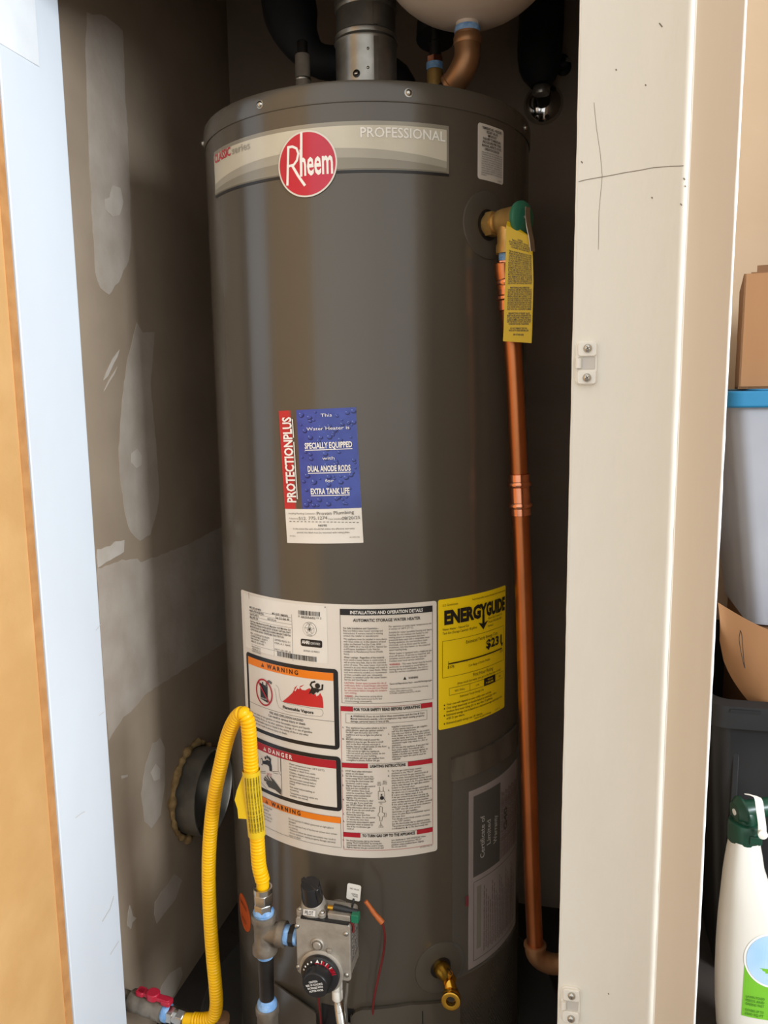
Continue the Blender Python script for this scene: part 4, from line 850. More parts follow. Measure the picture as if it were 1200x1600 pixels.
tsh = FlatSheet(GC, tg + tn*.0005*(1 if tn.y < 0 else -1), tx, tz, tn*(1 if tn.y < 0 else -1)); tsh.text('GAS VALVE', -.006, .005, .0022, .014); tsh.text('IGNITER', -.003, -.003, .0022, .010); tsh.text('WIRE', -.001, -.006, .0022, .008)
MB().tube(spline([tg - EZ*.010, tg - EZ*.018 + FRONT*.01, Vector((ig0.x + .036, YF + .014, GZ1 + .012))], .004), .0016, 8).build('tag_cord', 'black_plastic', GC)
y_ = 1.03
cn = [at(360 + x/4.286, 1340 + y/4.286, y_) for x, y in ((905, 292), (930, 325), (965, 375), (1000, 415), (1018, 435))]
MB().tube(spline(cn, .003), lambda i: (.0032, .0036, .0042, .0048, .0046)[min(4, i//4)] if i < 18 else .0028, 12).build('wire_connector', 'wire_orange', GC)
wr = [at(360 + x/4.286, 1340 + y/4.286, yy) for x, y, yy in ((1018, 435, 1.03), (1034, 520, 1.04), (1025, 640, 1.055), (1000, 760, 1.06), (972, 890, 1.06), (955, 1000, 1.065))] + [at(583, 1600, 1.075), at(580, 1625, 1.085)]
MB().tube(spline(wr, .008), .0017, 8).build('igniter_wire', 'wire_red', GC)
MB().tube(spline([Vector((GX1 - .002, YF + .008, GZ1 - .001)), Vector((GX1 + .001, YF + .014, GZ1 - .012)), Vector((GX1 + .0005, YF + .014, GZ1 - .022))], .004), .0016, 8).build('sensor_wire', 'wire_red', GC)
# label strip on the right side of the control
sl = FlatSheet(GC, Vector((GX1 - .0013, YF + .012, GZ0)), EY, EZ, EX); sl.rect('print_grey', 0, .022, .034, .074, 0)
for k in range(4): sl.text(('120V 3/4 PSI', 'NATURAL GAS', 'WC 4.0 IN', 'SERIES 42')[k], .004 + k*.008, .026, .0045, .044, 'label_white', 1, rot=PI/2)
# manifold tube, pilot tube, thermocouple lead
mt0 = at(526, 1534, YF + .026); mt1 = at(528, 1600, YF + .05)
MB().lathe([(.0075, 0), (.0075, .012), (.0056, .013), (.0056, .030)], (mt0.x, YF + .028, GZ0 + .002), (0, 0, -1), 18).build('manifold_nut', 'steel', GC)
MB().lathe([(.0078, .0), (.0080, .001), (.0080, .0135), (.0072, .0145), (.0072, .0160), (.0080, .0170), (.0080, .030), (.0074, .031)], (mt0.x, YF + .028, GZ0 - .024), (0, 0, -1), 20).build('tube_sleeve', 'white_plastic', GC)
L_ = [Vector((mt0.x, YF + .028, GZ0 - .046)), Vector((mt0.x + .001, YF + .032, GZ0 - .075)), Vector((mt0.x, YF + .05, GZ0 - .12)), Vector((mt0.x, YF + .085, GZ0 - .15))]
fl = spline(L_, .0006); MB().tube(fl, lambda i: .0060 + .0010*math.cos(i*2*PI/6), 16).build('manifold_tube', 'steel', GC)
MB().tube(spline([at(360 + x/4.286, 1340 + y/4.286, yy) for x, y, yy in ((785, 835, 1.0), (782, 900, 1.0), (772, 980, 1.005), (776, 1060, 1.02), (778, 1114, 1.04))] + [at(540, 1625, 1.07)], .006), .0021, 10).build('pilot_tube', 'galvanised', GC)
MB().tube(spline([at(360 + x/4.286, 1340 + y/4.286, yy) for x, y, yy in ((588, 880, 1.01), (590, 930, 1.02), (594, 990, 1.03), (604, 1060, 1.04), (606, 1114, 1.05))] + [at(502, 1625, 1.08)], .006), .0016, 8).build('thermocouple_lead', 'wire_red', GC)

# --- lower access panels on the jacket
def panel_on_tank(name, pts, off, th, material='tank_paint'):
    Q = [tank_sz(*q) for q in pts]; n_ = 22; s0 = min(q[0] for q in Q); s1 = max(q[0] for q in Q); top = sorted(Q[:-2]); 
    mb = MB(); vs = []; fs = []
    ss = sorted(set([s0 + (s1 - s0)*i/n_ for i in range(n_ + 1)] + [q[0] for q in top])); zb = 0.06
    for s in ss:
        zt = interp(top, s); o1 = off(s) if callable(off) else off
        vs += [tank_pt(s, zb, o1), tank_pt(s, zt, o1), tank_pt(s, zb, o1 - th), tank_pt(s, zt, o1 - th)]
    for i in range(len(ss) - 1):
        a, b = 4*i, 4*i + 4; fs += [(a, b, b + 1, a + 1), (a + 1, b + 1, b + 3, a + 3), (a + 2, a + 3, b + 3, b + 2)]
    m_ = 4*(len(ss) - 1); fs += [(2, 0, 1, 3), (m_, m_ + 2, m_ + 3, m_ + 1)]
    return mb.add(vs, fs).build(name, material, WH, smooth=50)
sl0 = tank_sz(428, 1533)[0]; sl1 = tank_sz(500, 1572)[0]
panel_on_tank('access_panel', [(428, 1533), (440, 1539), (470, 1555), (496, 1570), (500, 1574), (500, 1640), (428, 1640)], lambda s: .003 + .012*(s - sl0)/(sl1 - sl0), .0025)
panel_on_tank('access_panel', [(550, 1584), (556, 1577), (566, 1573), (600, 1571), (640, 1565), (700, 1560), (715, 1558), (715, 1640), (550, 1640)], .007, .006)
a = tank_sz(503, 1562); b = tank_sz(553, 1575); wrap_grid(a[0], 0.10, b[0], a[1] - .006, .0012).build('burner_opening', 'black_plastic', WH, smooth=0)
a = tank_sz(658, 1575)[0]; wrap_grid(a - .0008, 0.06, a + .0008, tank_sz(658, 1575)[1], .0078, n=2).build('panel_seam', 'black_plastic', WH, smooth=0)
a = tank_sz(716, 1570)[0]; b = tank_sz(800, 1570)[0]; mb = MB(); zz_ = .075; row = 0
while zz_ < .272:
    s_ = a + .0025*(row % 2)
    while s_ < b:
        if zz_ < .205 + .075*min(1, (s_ - a)/(b - a)*2.2): mb.add([tank_pt(s_ - .0011, zz_, .0004), tank_pt(s_, zz_ - .0011, .0004), tank_pt(s_ + .0011, zz_, .0004), tank_pt(s_, zz_ + .0011, .0004)], [(0, 1, 2, 3)])
        s_ += .005
    zz_ += .0043; row += 1
mb.build('intake_holes', 'black_plastic', WH, smooth=0, kind='stuff')

# ------------------------------------------------------------------ relief pipe
pipe = thing('discharge_pipe', (OUT.x, OUT.y, OUT.z - .30), 'long leaning copper discharge pipe right of the water heater', 'pipe')
top = OUT - EZ*.044
MB().lathe([(.0125, .001), (.0125, -.012)], top, EZ, 20).build('thread_sealant', 'sealant_blue', pipe)
MB().lathe([(.0160, 0), (.0160, -.012)], top - EZ*.010, EZ, 6, .3).build('hex_adapter', 'copper_bright', pipe, smooth=20, bevel=.0008)
P1 = at(791, 440, 1.155); P2 = at(803, 560, 1.160)
pts = [top - EZ*.020, at(786.5, 415, 1.154), at(794, 470, 1.157), at(802.5, 560, 1.160), at(809, 690, 1.164), at(813, 790, 1.166), at(819, 950, 1.168), at(826, 1200, 1.170), at(832, 1380, 1.172), at(836, 1478, 1.173)]
path = spline(pts, .012)
MB().tube(path, .0128, 24).build('copper_tube', 'copper', pipe)
def along(i0, prof, name, material, seg=26):
    a_ = Vector(path[i0]); d = (path[min(i0 + 2, len(path) - 1)] - path[i0 - 2]).normalized(); return MB().lathe(prof, a_, d, seg).build(name, material, pipe)
near = lambda z: min(range(2, len(path) - 2), key=lambda i: abs(path[i].z - z))
MB().lathe([(.0145, 0), (.0145, .012), (.0165, .014), (.0170, .017), (.0165, .020), (.0145, .022), (.0145, .034), (.0165, .036), (.0165, .040), (.0142, .042), (.0142, .055), (.0128, .056)], top - EZ*.022, (pts[2] - pts[0]).normalized(), 26).build('press_adapter', 'copper_bright', pipe)
zc = at(813, 776, 1.166).z
along(near(zc), [(.0128, -.031), (.0152, -.030), (.0152, -.020), (.0172, -.018), (.0178, -.0155), (.0170, -.013), (.0150, -.011), (.0150, .011), (.0170, .013), (.0178, .0155), (.0172, .018), (.0152, .020), (.0152, .030), (.0128, .031)], 'coupling', 'copper_bright')
eb = pts[-1]; el = spline([eb + EZ*.004, eb - EZ*.012 + EX*.001, eb + Vector((.010, .002, -.024)), eb + Vector((.026, .004, -.030)), eb + Vector((.040, .006, -.030))], .004)
MB().tube(el, .0158, 22).build('elbow', 'copper_dull', pipe)
MB().lathe([(.0160, -.003), (.0178, -.002), (.0178, .002), (.0160, .003)], eb + EZ*.002, EZ, 24).build('elbow_lip', 'copper_dull', pipe)
MB().tube([el[-1] - EX*.004, Vector((0.056, el[-1].y + .003, el[-1].z))], .0128, 20).build('outlet_tube', 'copper', pipe)

# yellow paper tag hanging on the relief valve
def tag_sheet(name, Q, label, material, thick=.0005, cat='tag'):
    """Q: rows of (left, right) world points, top to bottom"""
    mb = MB(); V = []; n_ = len(Q)
    nn = (Q[0][1] - Q[0][0]).cross(Q[-1][0] - Q[0][0]).normalized()
    if nn.dot(CAM - Q[0][0]) < 0: nn = -nn
    for a, b in Q: V += [a, b, a - nn*thick, b - nn*thick]
    F_ = []
    for i in range(n_ - 1):
        a, b = 4*i, 4*i + 4; F_ += [(a, a + 1, b + 1, b), (a + 2, b + 2, b + 3, a + 3), (a, b, b + 2, a + 2), (a + 1, a + 3, b + 3, b + 1)]
    F_ += [(0, 2, 3, 1), (4*n_ - 4, 4*n_ - 3, 4*n_ - 1, 4*n_ - 2)]
    o = mb.add(V, F_).build(name, material, smooth=30); tag(o, label, cat)
    H_ = [0.0]
    for (a, b), (c, d) in zip(Q, Q[1:]): H_.append(H_[-1] + ((a + b)/2 - (c + d)/2).length)
    W_ = (Q[1][1] - Q[1][0]).length
    def mp(u, v, off):
        t = min(max(-v, 0), H_[-1] - 1e-6)
        for i in range(n_ - 1):
            if H_[i] <= t <= H_[i + 1]:
                k = (t - H_[i])/(H_[i + 1] - H_[i]); a = Q[i][0].lerp(Q[i + 1][0], k); b = Q[i][1].lerp(Q[i + 1][1], k); return a.lerp(b, u/W_) + nn*off
    return o, Sheet(o, mp), W_, H_[-1]
yt = [1.132, 1.130, 1.128, 1.126, 1.126, 1.128, 1.130]
rows_ = [((793, 345), (803, 352)), ((791, 352), (832, 372)), ((790.5, 390), (832.5, 400)), ((789, 440), (833.5, 440)), ((788, 480), (832.5, 480)), ((787, 515), (831.5, 515)), ((786, 533), (830.5, 536))]
ytag, ysh, W_, H_ = tag_sheet('warning_tag', [(at(*a, y), at(*b, y + .004)) for (a, b), y in zip(rows_, yt)], 'long yellow paper warning tag hanging from the brass relief valve', 'tag_yellow')
wt = ['CAUTION', 'THIS IS A SAFETY DEVICE', 'DO NOT REMOVE THIS TAG OR PLUG VALVE', 'INSTALLATION IS TO BE MADE BY', 'A QUALIFIED INSTALLER ONLY', '', 'THE VALVE MUST BE INSTALLED IN THE', 'OPENING PROVIDED AND WITH NO OTHER', 'CONNECTION BETWEEN THE VALVE AND TANK', 'TO AVOID WATER DAMAGE OR SCALDING DUE', 'TO VALVE OPERATION A DISCHARGE LINE', 'MUST BE CONNECTED TO THE OUTLET AND', 'RUN TO A SAFE PLACE OF DISPOSAL. THE', 'LINE MUST BE AS SHORT AS POSSIBLE AND', 'BE THE SAME SIZE AS THE VALVE OUTLET', 'CONNECTION THROUGHOUT ITS LENGTH. IT', 'MUST PITCH DOWNWARD FROM THE VALVE', 'AND TERMINATE AT LEAST SIX INCHES', 'ABOVE THE FLOOR DRAIN. IT MUST BE', 'PLAINLY VISIBLE AND UNTHREADED AT ITS', 'END. DO NOT CAP OR PLUG THE OUTLET', '', 'MAINTENANCE AND OPERATION', 'THE MANUAL LEVER MUST BE OPERATED AT', 'LEAST ONCE A YEAR SO THAT WATERWAYS', 'ARE CLEAR. CERTAIN NATURALLY OCCURRING', 'MINERAL DEPOSITS MAY ADHERE TO THE', 'VALVE AND RENDER IT INOPERATIVE. WHEN', 'THE LEVER IS OPERATED HOT WATER WILL', 'DISCHARGE. PRECAUTIONS MUST BE TAKEN', 'TO AVOID CONTACT WITH THE HOT WATER.', 'IF NO WATER FLOWS, CLOSE THE WATER', 'INLET AND CALL A QUALIFIED PLUMBER', '', 'REINSPECTION OF RELIEF VALVE', 'RELIEF VALVES SHOULD BE REINSPECTED', 'AT LEAST ONCE EVERY THREE YEARS BY A', 'LICENSED PLUMBING CONTRACTOR TO MAKE', 'SURE THE PRODUCT IS NOT AFFECTED BY', 'CORROSIVE WATER CONDITIONS.', '', 'DO NOT REMOVE THIS TAG', 'READ BOTH SIDES BEFORE USE', '', 'SEE OTHER SIDE']
for k, t in enumerate(wt):
    if t: ysh.text(t, W_*.52, -.030 - k*(H_ - .036)/len(wt), .0023, min(W_*.84, len(t)*.00105), 'print_black', 1, .02, align='C')
q0, q1 = .125, .168

# ------------------------------------------------------------------ gas supply
tee = thing('gas_tee', at(412, 1600, 1.0), 'grey iron gas tee with black drip leg left of the gas control', 'pipe fitting')
TCx = at(413, 1453, 1.0); tz0, tz1 = at(412, 1486, 1.0).z, at(409, 1427, 1.0).z; T0 = Vector((TCx.x, 1.0, TCx.z - .002))
mb = MB(); mb.lathe([(.0135, tz0 - T0.z), (.0185, tz0 - T0.z + .0005), (.0185, tz0 - T0.z + .010), (.0160, tz0 - T0.z + .014), (.0152, 0), (.0160, tz1 - T0.z - .014), (.0185, tz1 - T0.z - .010), (.0185, tz1 - T0.z - .0005), (.0135, tz1 - T0.z)], T0, EZ, 30)
mb.lathe([(.0150, 0), (.0150, .018), (.0180, .022), (.0185, .024), (.0185, .033), (.0140, .0335)], T0, EX, 30); mb.build('tee_body', 'malleable_iron', tee)
tsh2 = FlatSheet(tee, T0 + FRONT*.0158, EX, EZ, FRONT)
nx0 = T0.x + .033
MB().lathe([(.0135, -.001), (.0142, .004), (.0135, .009)], (nx0, 1.0, T0.z), EX, 20).build('thread_sealant', 'sealant_blue', tee)
MB().lathe([(.0150, .0), (.0150, .007)], (nx0 + .008, 1.0, T0.z), EX, 8).build('bushing', 'black_iron', tee, smooth=0)
MB().lathe([(.0125, 0), (.0132, .003), (.0125, .006)], (nx0 + .0145, 1.0, T0.z), EX, 20).build('thread_sealant', 'sealant_blue', tee)
MB().lathe([(.0108, -.02), (.0108, GX0 - nx0 - .012)], (nx0 + .016, 1.0, T0.z), EX, 20).build('branch_nipple', 'galvanised', tee)
mb = MB(); NZ = at(416, 1570, 1.0).z
MB().lathe([(.0125, tz0 - NZ + .002), (.0108, -.004)], (T0.x, 1.0, NZ), EZ, 22).build('drip_leg', 'black_iron', tee)
MB().lathe([(.0135, .003), (.0140, -.004), (.0110, -.011)], (T0.x, 1.0, tz0), EZ, 22).build('thread_sealant', 'sealant_blue', tee)
MB().lathe([(.0112, .012), (.0145, .006), (.0150, -.004)], (T0.x, 1.0, NZ), EZ, 22).build('thread_sealant', 'sealant_blue', tee)
MB().lathe([(.0150, .001), (.0175, 0), (.0175, -.010), (.0160, -.013), (.0160, -.050), (.010, -.056), (0, -.057)], (T0.x, 1.0, NZ - .002), EZ, 26).build('end_cap', 'malleable_iron', tee)
MB().lathe([(.0150, -.001), (.0158, .004), (.0125, .009)], (T0.x, 1.0, tz1), EZ, 22).build('thread_sealant', 'sealant_blue', tee)

hose = thing('gas_hose', (T0.x - .08, 1.0, tz1), 'yellow corrugated gas hose looping from the tee down to the floor valve', 'hose')
HB = Vector((T0.x, 1.0, tz1 + .006))
def nut_stack(base, d, parent):
    base, d = Vector(base), Vector(d).normalized()
    MB().lathe([(.0135, 0), (.0140, .001), (.0140, .011), (.0130, .012)], base, d, 6, .2).build('hose_nut', 'steel', parent, smooth=20, bevel=.0012)
    MB().lathe([(.0148, .0125), (.0152, .014), (.0152, .027), (.0146, .029)], base, d, 6, .5).build('hose_nut', 'steel', parent, smooth=20, bevel=.0012)
    MB().lathe([(.0140, .029), (.0140, .037), (.0115, .0375), (.0112, .030)], base, d, 24).build('ferrule', 'steel', parent)
    return base + d*.032
h0 = nut_stack(HB, EZ, hose)
VV = Vector((0, 0, 0))
sv = [at(262, 1583, 1.06)]
hp = [h0, h0 + EZ*.016, at(404.5, 1350, .999), at(401, 1300, .996), at(395, 1240, .992), at(391, 1180, .988), at(389, 1145, .985), at(386, 1124, .983), at(378, 1115, .984), at(367, 1125, .990), at(356, 1150, 1.0), at(345, 1195, 1.012), at(335, 1245, 1.022), at(328, 1310, 1.032), at(326, 1370, 1.04), at(328, 1430, 1.046), at(332, 1490, 1.052), at(336.5, 1540, 1.056), at(338, 1570, 1.058), at(333, 1588, 1.06), at(318, 1593, 1.06), at(300, 1592.5, 1.06), at(288, 1592, 1.06)]
hpath = spline(hp, .00072); hl = [0]
for a, b in zip(hpath, hpath[1:]): hl.append(hl[-1] + (b - a).length)
tot = hl[-1]
def hr(i):
    e = min(hl[i], tot - hl[i]); s_ = hl[i]
    base = .0100
    if e < .016: return base - .0006
    ph = (s_/.0053) % 1.0
    return base + .0008 - .0021*max(0.0, math.cos((ph - .5)*2*PI))**2
MB().tube(hpath, hr, 18).build('corrugated_tube', 'gas_yellow', hose, smooth=60)
# printed sleeve round the upper part of the hose
si = [i for i in range(len(hl)) if .090 < hl[i] < .194]; sp = [hpath[i] for i in si][::7]
MB().tube(sp, .0128, 20, cap=False).build('printed_sleeve', 'tag_yellow', hose)
def sleeve_map(u, v, off):
    t = min(max(v, 0), .0999)/.1*(len(sp) - 1.001); i = int(t); c = sp[i].lerp(sp[i + 1], t - i); d = (sp[i + 1] - sp[i]).normalized()
    tw = (CAM - c); tw = (tw - d*tw.dot(d)).normalized(); sd = d.cross(tw); a = u/.0128; return c + (tw*math.cos(a) + sd*math.sin(a))*(.0130 + off)
ss_ = Sheet([o for o in hose.children if o.name.startswith('printed_sleeve')][0], sleeve_map)
for k in range(6): ss_.text('WARNING GAS CONNECTOR DO NOT KINK OR BEND REPEATEDLY', -.0105 + k*.0040, .094, .0022, .084, 'print_black', 1, .02, rot=-PI/2)
yt2, ysh2, W2, H2 = tag_sheet('hose_tag', [(at(*a, .984), at(*b, .984)) for a, b in (((381, 1206), (393, 1200)), ((370, 1235), (395, 1232)), ((366.5, 1250), (398, 1250)), ((371, 1264), (399, 1266)), ((372.5, 1279), (391, 1280)))], 'crumpled yellow plastic tag wrapped round the yellow gas hose', 'tag_yellow')
nut2 = nut_stack(at(288, 1592, 1.06) + Vector((-.031, 0, .0)), EX, hose) if False else None

sh = thing('gas_shutoff_valve', at(240, 1600, 1.06), 'grey gas shutoff valve with red handle near the floor', 'valve')
E0 = hpath[-1]; dirv = (E0 - at(200, 1560, 1.075)); dirv = Vector((dirv.x, dirv.y, dirv.z)).normalized(); bs = E0 - dirv*.030
for k_, (nm, pr, sg, mt) in enumerate((('hose_nut', [(.0135, .018), (.0140, .019), (.0140, .031), (.0118, .032)], 6, 'steel'), ('ferrule', [(.0122, .012), (.0122, .019)], 20, 'steel'), ('hose_nut', [(.0135, .001), (.0140, .002), (.0140, .012), (.0130, .013)], 6, 'steel'))):
    MB().lathe(pr, bs, dirv, sg, .4).build(nm, mt, hose, smooth=20 if sg == 6 else 40, bevel=.001 if sg == 6 else 0)
MB().lathe([(.0135, -.011), (.0150, -.008), (.0150, -.001), (.0120, .003)], bs, dirv, 22).build('thread_sealant', 'sealant_blue', sh)
b2 = bs - dirv*.009
wall_len = (b2.x - WL)/dirv.x
MB().lathe([(.0150, 0), (.0178, -.001), (.0178, -.014), (.0160, -.017), (.0172, -.028), (.0172, -.040), (.0160, -.046), (.0178, -.052), (.0178, -.066), (.0140, -.067), (.0120, -.068), (.0120, -wall_len + .002)], b2, dirv, 26).build('valve_body', 'malleable_iron', sh)
hc = b2 - dirv*.022; hu = (EZ - dirv*EZ.dot(dirv)).normalized(); hs_ = dirv.cross(hu)
MB().lathe([(.0065, .010), (.0065, .022)], hc, hu, 16).build('stem', 'malleable_iron', sh)
mb = MB(); hx = (dirv*.9 + Vector((0, -.0, .0))).normalized()
mb.slab(rrpoly(-.030, -.006, .034, .006, .005), hc + hu*.022, hx, hu.cross(hx), hu, -.003, .004); mb.slab(rrpoly(-.011, -.010, .011, .010, .009), hc + hu*.022, hx, hu.cross(hx), hu, -.004, .008)
mb.slab(rrpoly(.018, -.008, .036, .008, .004), hc + hu*.022, hx, hu.cross(hx), hu, -.005, .003); mb.slab(rrpoly(-.032, -.008, -.016, .008, .004), hc + hu*.022, hx, hu.cross(hx), hu, -.004, .004)
mb.build('red_handle', 'handle_red', sh, bevel=.0015)
# drain line stub on the floor behind the hose bend
ds = thing('drain_elbow', at(349, 1600, 1.12), 'small brown metal fitting on the floor behind the hose bend', 'pipe fitting')
MB().lathe([(.011, -.02), (.011, .018), (.013, .020), (.013, .030), (.009, .031)], at(348, 1612, 1.12), EZ, 18).build('fitting_body', 'copper_dull', ds)

# ------------------------------------------------------------------ combustion air duct through the left wall
dcn = atx(283, 1243, WL); dcn = Vector((WL, dcn.y + .050, dcn.z - .012)); DR = .088
duct = thing('air_duct', dcn, 'round sheet metal duct end sealed with tan foam in the left wall', 'duct')
MB().lathe([(DR, -.09), (DR, .046), (DR + .0012, .048), (DR - .0006, .049), (DR - .0016, .046), (DR - .0016, -.088)], dcn, EX, 56).build('duct_sleeve', 'galvanised', duct)
MB().lathe([(DR - .0015, .010), (DR - .006, .012), (.0, .012)], dcn, EX, 40).build('duct_cap', 'galvanised', duct)
screw(dcn + Vector((.030, 0, 0)) + Vector((0, math.cos(.9), math.sin(.9)))*(DR - .002), -Vector((0, math.cos(.9), math.sin(.9))), .004, duct)
rf = random.Random(8); mb = MB(); seg = 110; V = []; F_ = []
lump = [rf.uniform(-.006, .006) for _ in range(seg)]; lump = [(lump[i - 1] + lump[i]*2 + lump[(i + 1) % seg])/4 + .0018*math.sin(i*.61) - .001 for i in range(seg)]
for i in range(seg):
    a = 2*PI*i/seg; er = Vector((0, math.cos(a), math.sin(a))); rr = .0078 + lump[i]
    for k in range(10):
        t = 2*PI*k/10; V.append(dcn + er*(DR + .008 + rr*.95*math.cos(t) + lump[i]*.4) + EX*(max(-.001, rr*.95*math.sin(t) + .004) + rf.uniform(-.0008, .0008)))
for i in range(seg):
    for k in range(10): i2 = (i + 1) % seg; k2 = (k + 1) % 10; F_.append((i*10 + k, i2*10 + k, i2*10 + k2, i*10 + k2))
mb.add(V, F_).build('foam_sealant', 'foam_tan', duct, smooth=80)

# ------------------------------------------------------------------ pipes above the heater
flue = thing('flue_pipe', (TX, TY, LZ + .03), 'metal flue pipe rising from the middle of the heater lid', 'pipe')
zz = lambda y: at(575, y, TY).z
r_ = .0480; zA, zB = zz(72), zz(62)
MB().lathe([(r_ + .001, LZ + .03), (r_ + .001, zA - .003), (r_ + .003, zA), (r_ + .001, zA + .0035), (r_, zA + .005)], (TX, TY, 0), EZ, 48).build('draft_collar', 'galvanised', flue)
MB().lathe([(r_ - .001, zA + .003), (r_ + .0008, zB - .001), (r_ + .0022, zB + .001), (r_ + .0006, zB + .003), (r_ - .0006, zB + .004), (r_ - .0006, zz(20))], (TX, TY, 0), EZ, 48).build('pipe_section', 'galvanised', flue)
pf = [(r_ - .0006, zz(22))]; z = zz(20)
while z < 2.36: pf += [(r_ + .0018, z + .002), (r_ + .0018, z + .004), (r_ - .0010, z + .006), (r_ - .001, z + .009)]; z += .011
MB().lathe(pf, (TX, TY, 0), EZ, 40).build('ribbed_section', 'galvanised', flue)
def on_flue(px, py, y0=TY - .048): return at(px, py, y0)
q = on_flue(558, 116, TY - .046); nn = Vector((q.x - TX, q.y - TY, 0)).normalized(); base_ = Vector((TX, TY, q.z)) + nn*(r_ + .001)
MB().lathe([(.0058, 0), (.0058, .001), (.0050, .0014)], base_, nn, 16).build('washer', 'black_plastic', flue); screw(base_ + nn*.001, nn, .0040, flue)
q = on_flue(590, 95, TY - .047); nn = Vector((q.x - TX, q.y - TY, 0)).normalized()
for z_a, z_b in ((LZ + .032, zA - .004), (zB + .004, zz(24))): MB().obox(Vector((TX, TY, (z_a + z_b)/2)) + nn*(r_ + .001), nn.cross(EZ), EZ, nn, .0075, z_b - z_a, .0018).build('lock_seam', 'galvanised', flue, bevel=.0004)
for py in (75, 105): q = on_flue(575, py, TY - .048); n2 = Vector((q.x - TX, q.y - TY, 0)).normalized(); screw(Vector((TX, TY, q.z)) + n2*(r_ + .001), n2, .0022, flue, name='rivet')

hot = thing('hot_water_pipe', (-.447, 1.33, LZ + .03), 'black foam insulated pipe left of the flue', 'pipe')
MB().lathe([(.0125, LZ + .028), (.0125, at(473, 88, 1.33).z), (.0118, at(473, 86, 1.33).z), (.004, at(473, 85.5, 1.33).z)], (-.4470, 1.33, 0), EZ, 22).build('nipple', 'cast_aluminium', hot)
MB().lathe([(.0090, at(473, 90, 1.33).z), (.0090, at(473, 66, 1.33).z), (.0070, at(473, 64, 1.33).z)], (-.4470, 1.33, 0), EZ, 18).build('upper_nipple', 'black_iron', hot)
MB().lathe([(.0130, -.001), (.0138, .001), (.0130, .003)], (-.4470, 1.33, at(473, 126, 1.33).z), EZ, 22).build('nipple_ring', 'steel', hot)
ip = spline([at(443, -170, 1.44), at(446, -60, 1.44), at(452, 10, 1.44), at(464, 55, 1.43), at(492, 92, 1.43), at(530, 100, 1.44), at(580, 104, 1.46), at(618, 122, 1.47), at(630, 150, 1.47)], .012)
MB().tube(ip, lambda i: .048 if i < len(ip)*.45 else (.048 - (.020)*min(1, (i - len(ip)*.45)/(len(ip)*.16))), 26).build('foam_insulation', 'black_foam', hot)
cold = thing('cold_water_pipe', (-.2268, 1.33, LZ + .03), 'short brass and black nipple between the flue and the white tank', 'pipe')
zc_ = lambda y: at(680, y, 1.33).z
MB().lathe([(.0125, LZ + .028), (.0125, zc_(112)), (.0118, zc_(108))], (-.2275, 1.33, 0), EZ, 20).build('brass_union', 'brass', cold)
MB().lathe([(.0135, zc_(110)), (.0135, zc_(99))], (-.2275, 1.33, 0), EZ, 20).build('thread_sealant', 'sealant_blue', cold)
MB().lathe([(.0125, zc_(99)), (.0125, zc_(89))], (-.2270, 1.33, 0), EZ, 6).build('hex_nut', 'copper_bright', cold, smooth=0)
MB().lathe([(.0095, zc_(90)), (.0095, zc_(66)), (.0075, zc_(64)), (.0075, zc_(40))], (-.2265, 1.33, 0), EZ, 18).build('black_nipple', 'black_iron', cold)
MB().tube(spline([at(680, 62, 1.37), at(682, 30, 1.38), at(690, -40, 1.40), at(692, -160, 1.40)], .015), .031, 22).build('foam_insulation', 'black_foam', cold)

XT = at(733, 37, 1.20); xr = .136
xt = thing('expansion_tank', (XT.x, 1.20, XT.z), 'white domed expansion tank hanging above the heater lid', 'tank')
pf = [(0, 0)] + [(xr*math.sin(PI/2*k/14), .124*(1 - math.cos(PI/2*k/14))) for k in range(1, 15)] + [(xr + .002, .128), (xr + .002, .136), (xr, .140), (xr, .26)] + [(xr*math.cos(PI/2*k/10), .26 + .11*math.sin(PI/2*k/10)) for k in range(1, 11)]
MB().lathe(pf, (XT.x, 1.20, XT.z), EZ, 60).build('tank_shell', 'tank_white', xt)
nk = Vector((XT.x - .0025, 1.20, XT.z))
MB().lathe([(.0155, -.006), (.0165, .004), (.0175, .014)], nk, EZ, 24).build('tank_neck', 'tank_white', xt)
n0 = at(731, 20, 1.125)
cop = thing('copper_bend', (XT.x - .01, 1.19, XT.z - .08), 'bronze coloured copper elbow under the white expansion tank', 'pipe')
MB().lathe([(.0178, -.016), (.0185, -.010), (.0172, -.004)], nk, EZ, 24).build('thread_sealant', 'sealant_blue', cop)
ce = spline([nk - EZ*.012, nk - EZ*.030, nk + Vector((-.001, .0, -.046)), nk + Vector((-.010, .004, -.062)), nk + Vector((-.022, .012, -.074))], .005)
MB().tube(ce, .0182, 24).build('elbow', 'copper_dull', cop); MB().lathe([(.0186, -.002), (.0196, 0), (.0196, .008), (.0184, .010)], nk - EZ*.026, EZ, 24).build('elbow_lip', 'copper_dull', cop)
dd = (ce[-1] - ce[-3]).normalized(); MB().lathe([(.0182, -.003), (.0198, -.002), (.0198, .003), (.0172, .004)], ce[-1], dd, 24).build('elbow_lip', 'copper_dull', cop)
MB().tube(spline([ce[-1], ce[-1] + dd*.03, Vector((-.222, 1.30, ce[-1].z - .065)), Vector((-.2275, 1.326, LZ + .060))], .008), .0160, 20).build('branch_tube', 'black_iron', cop)

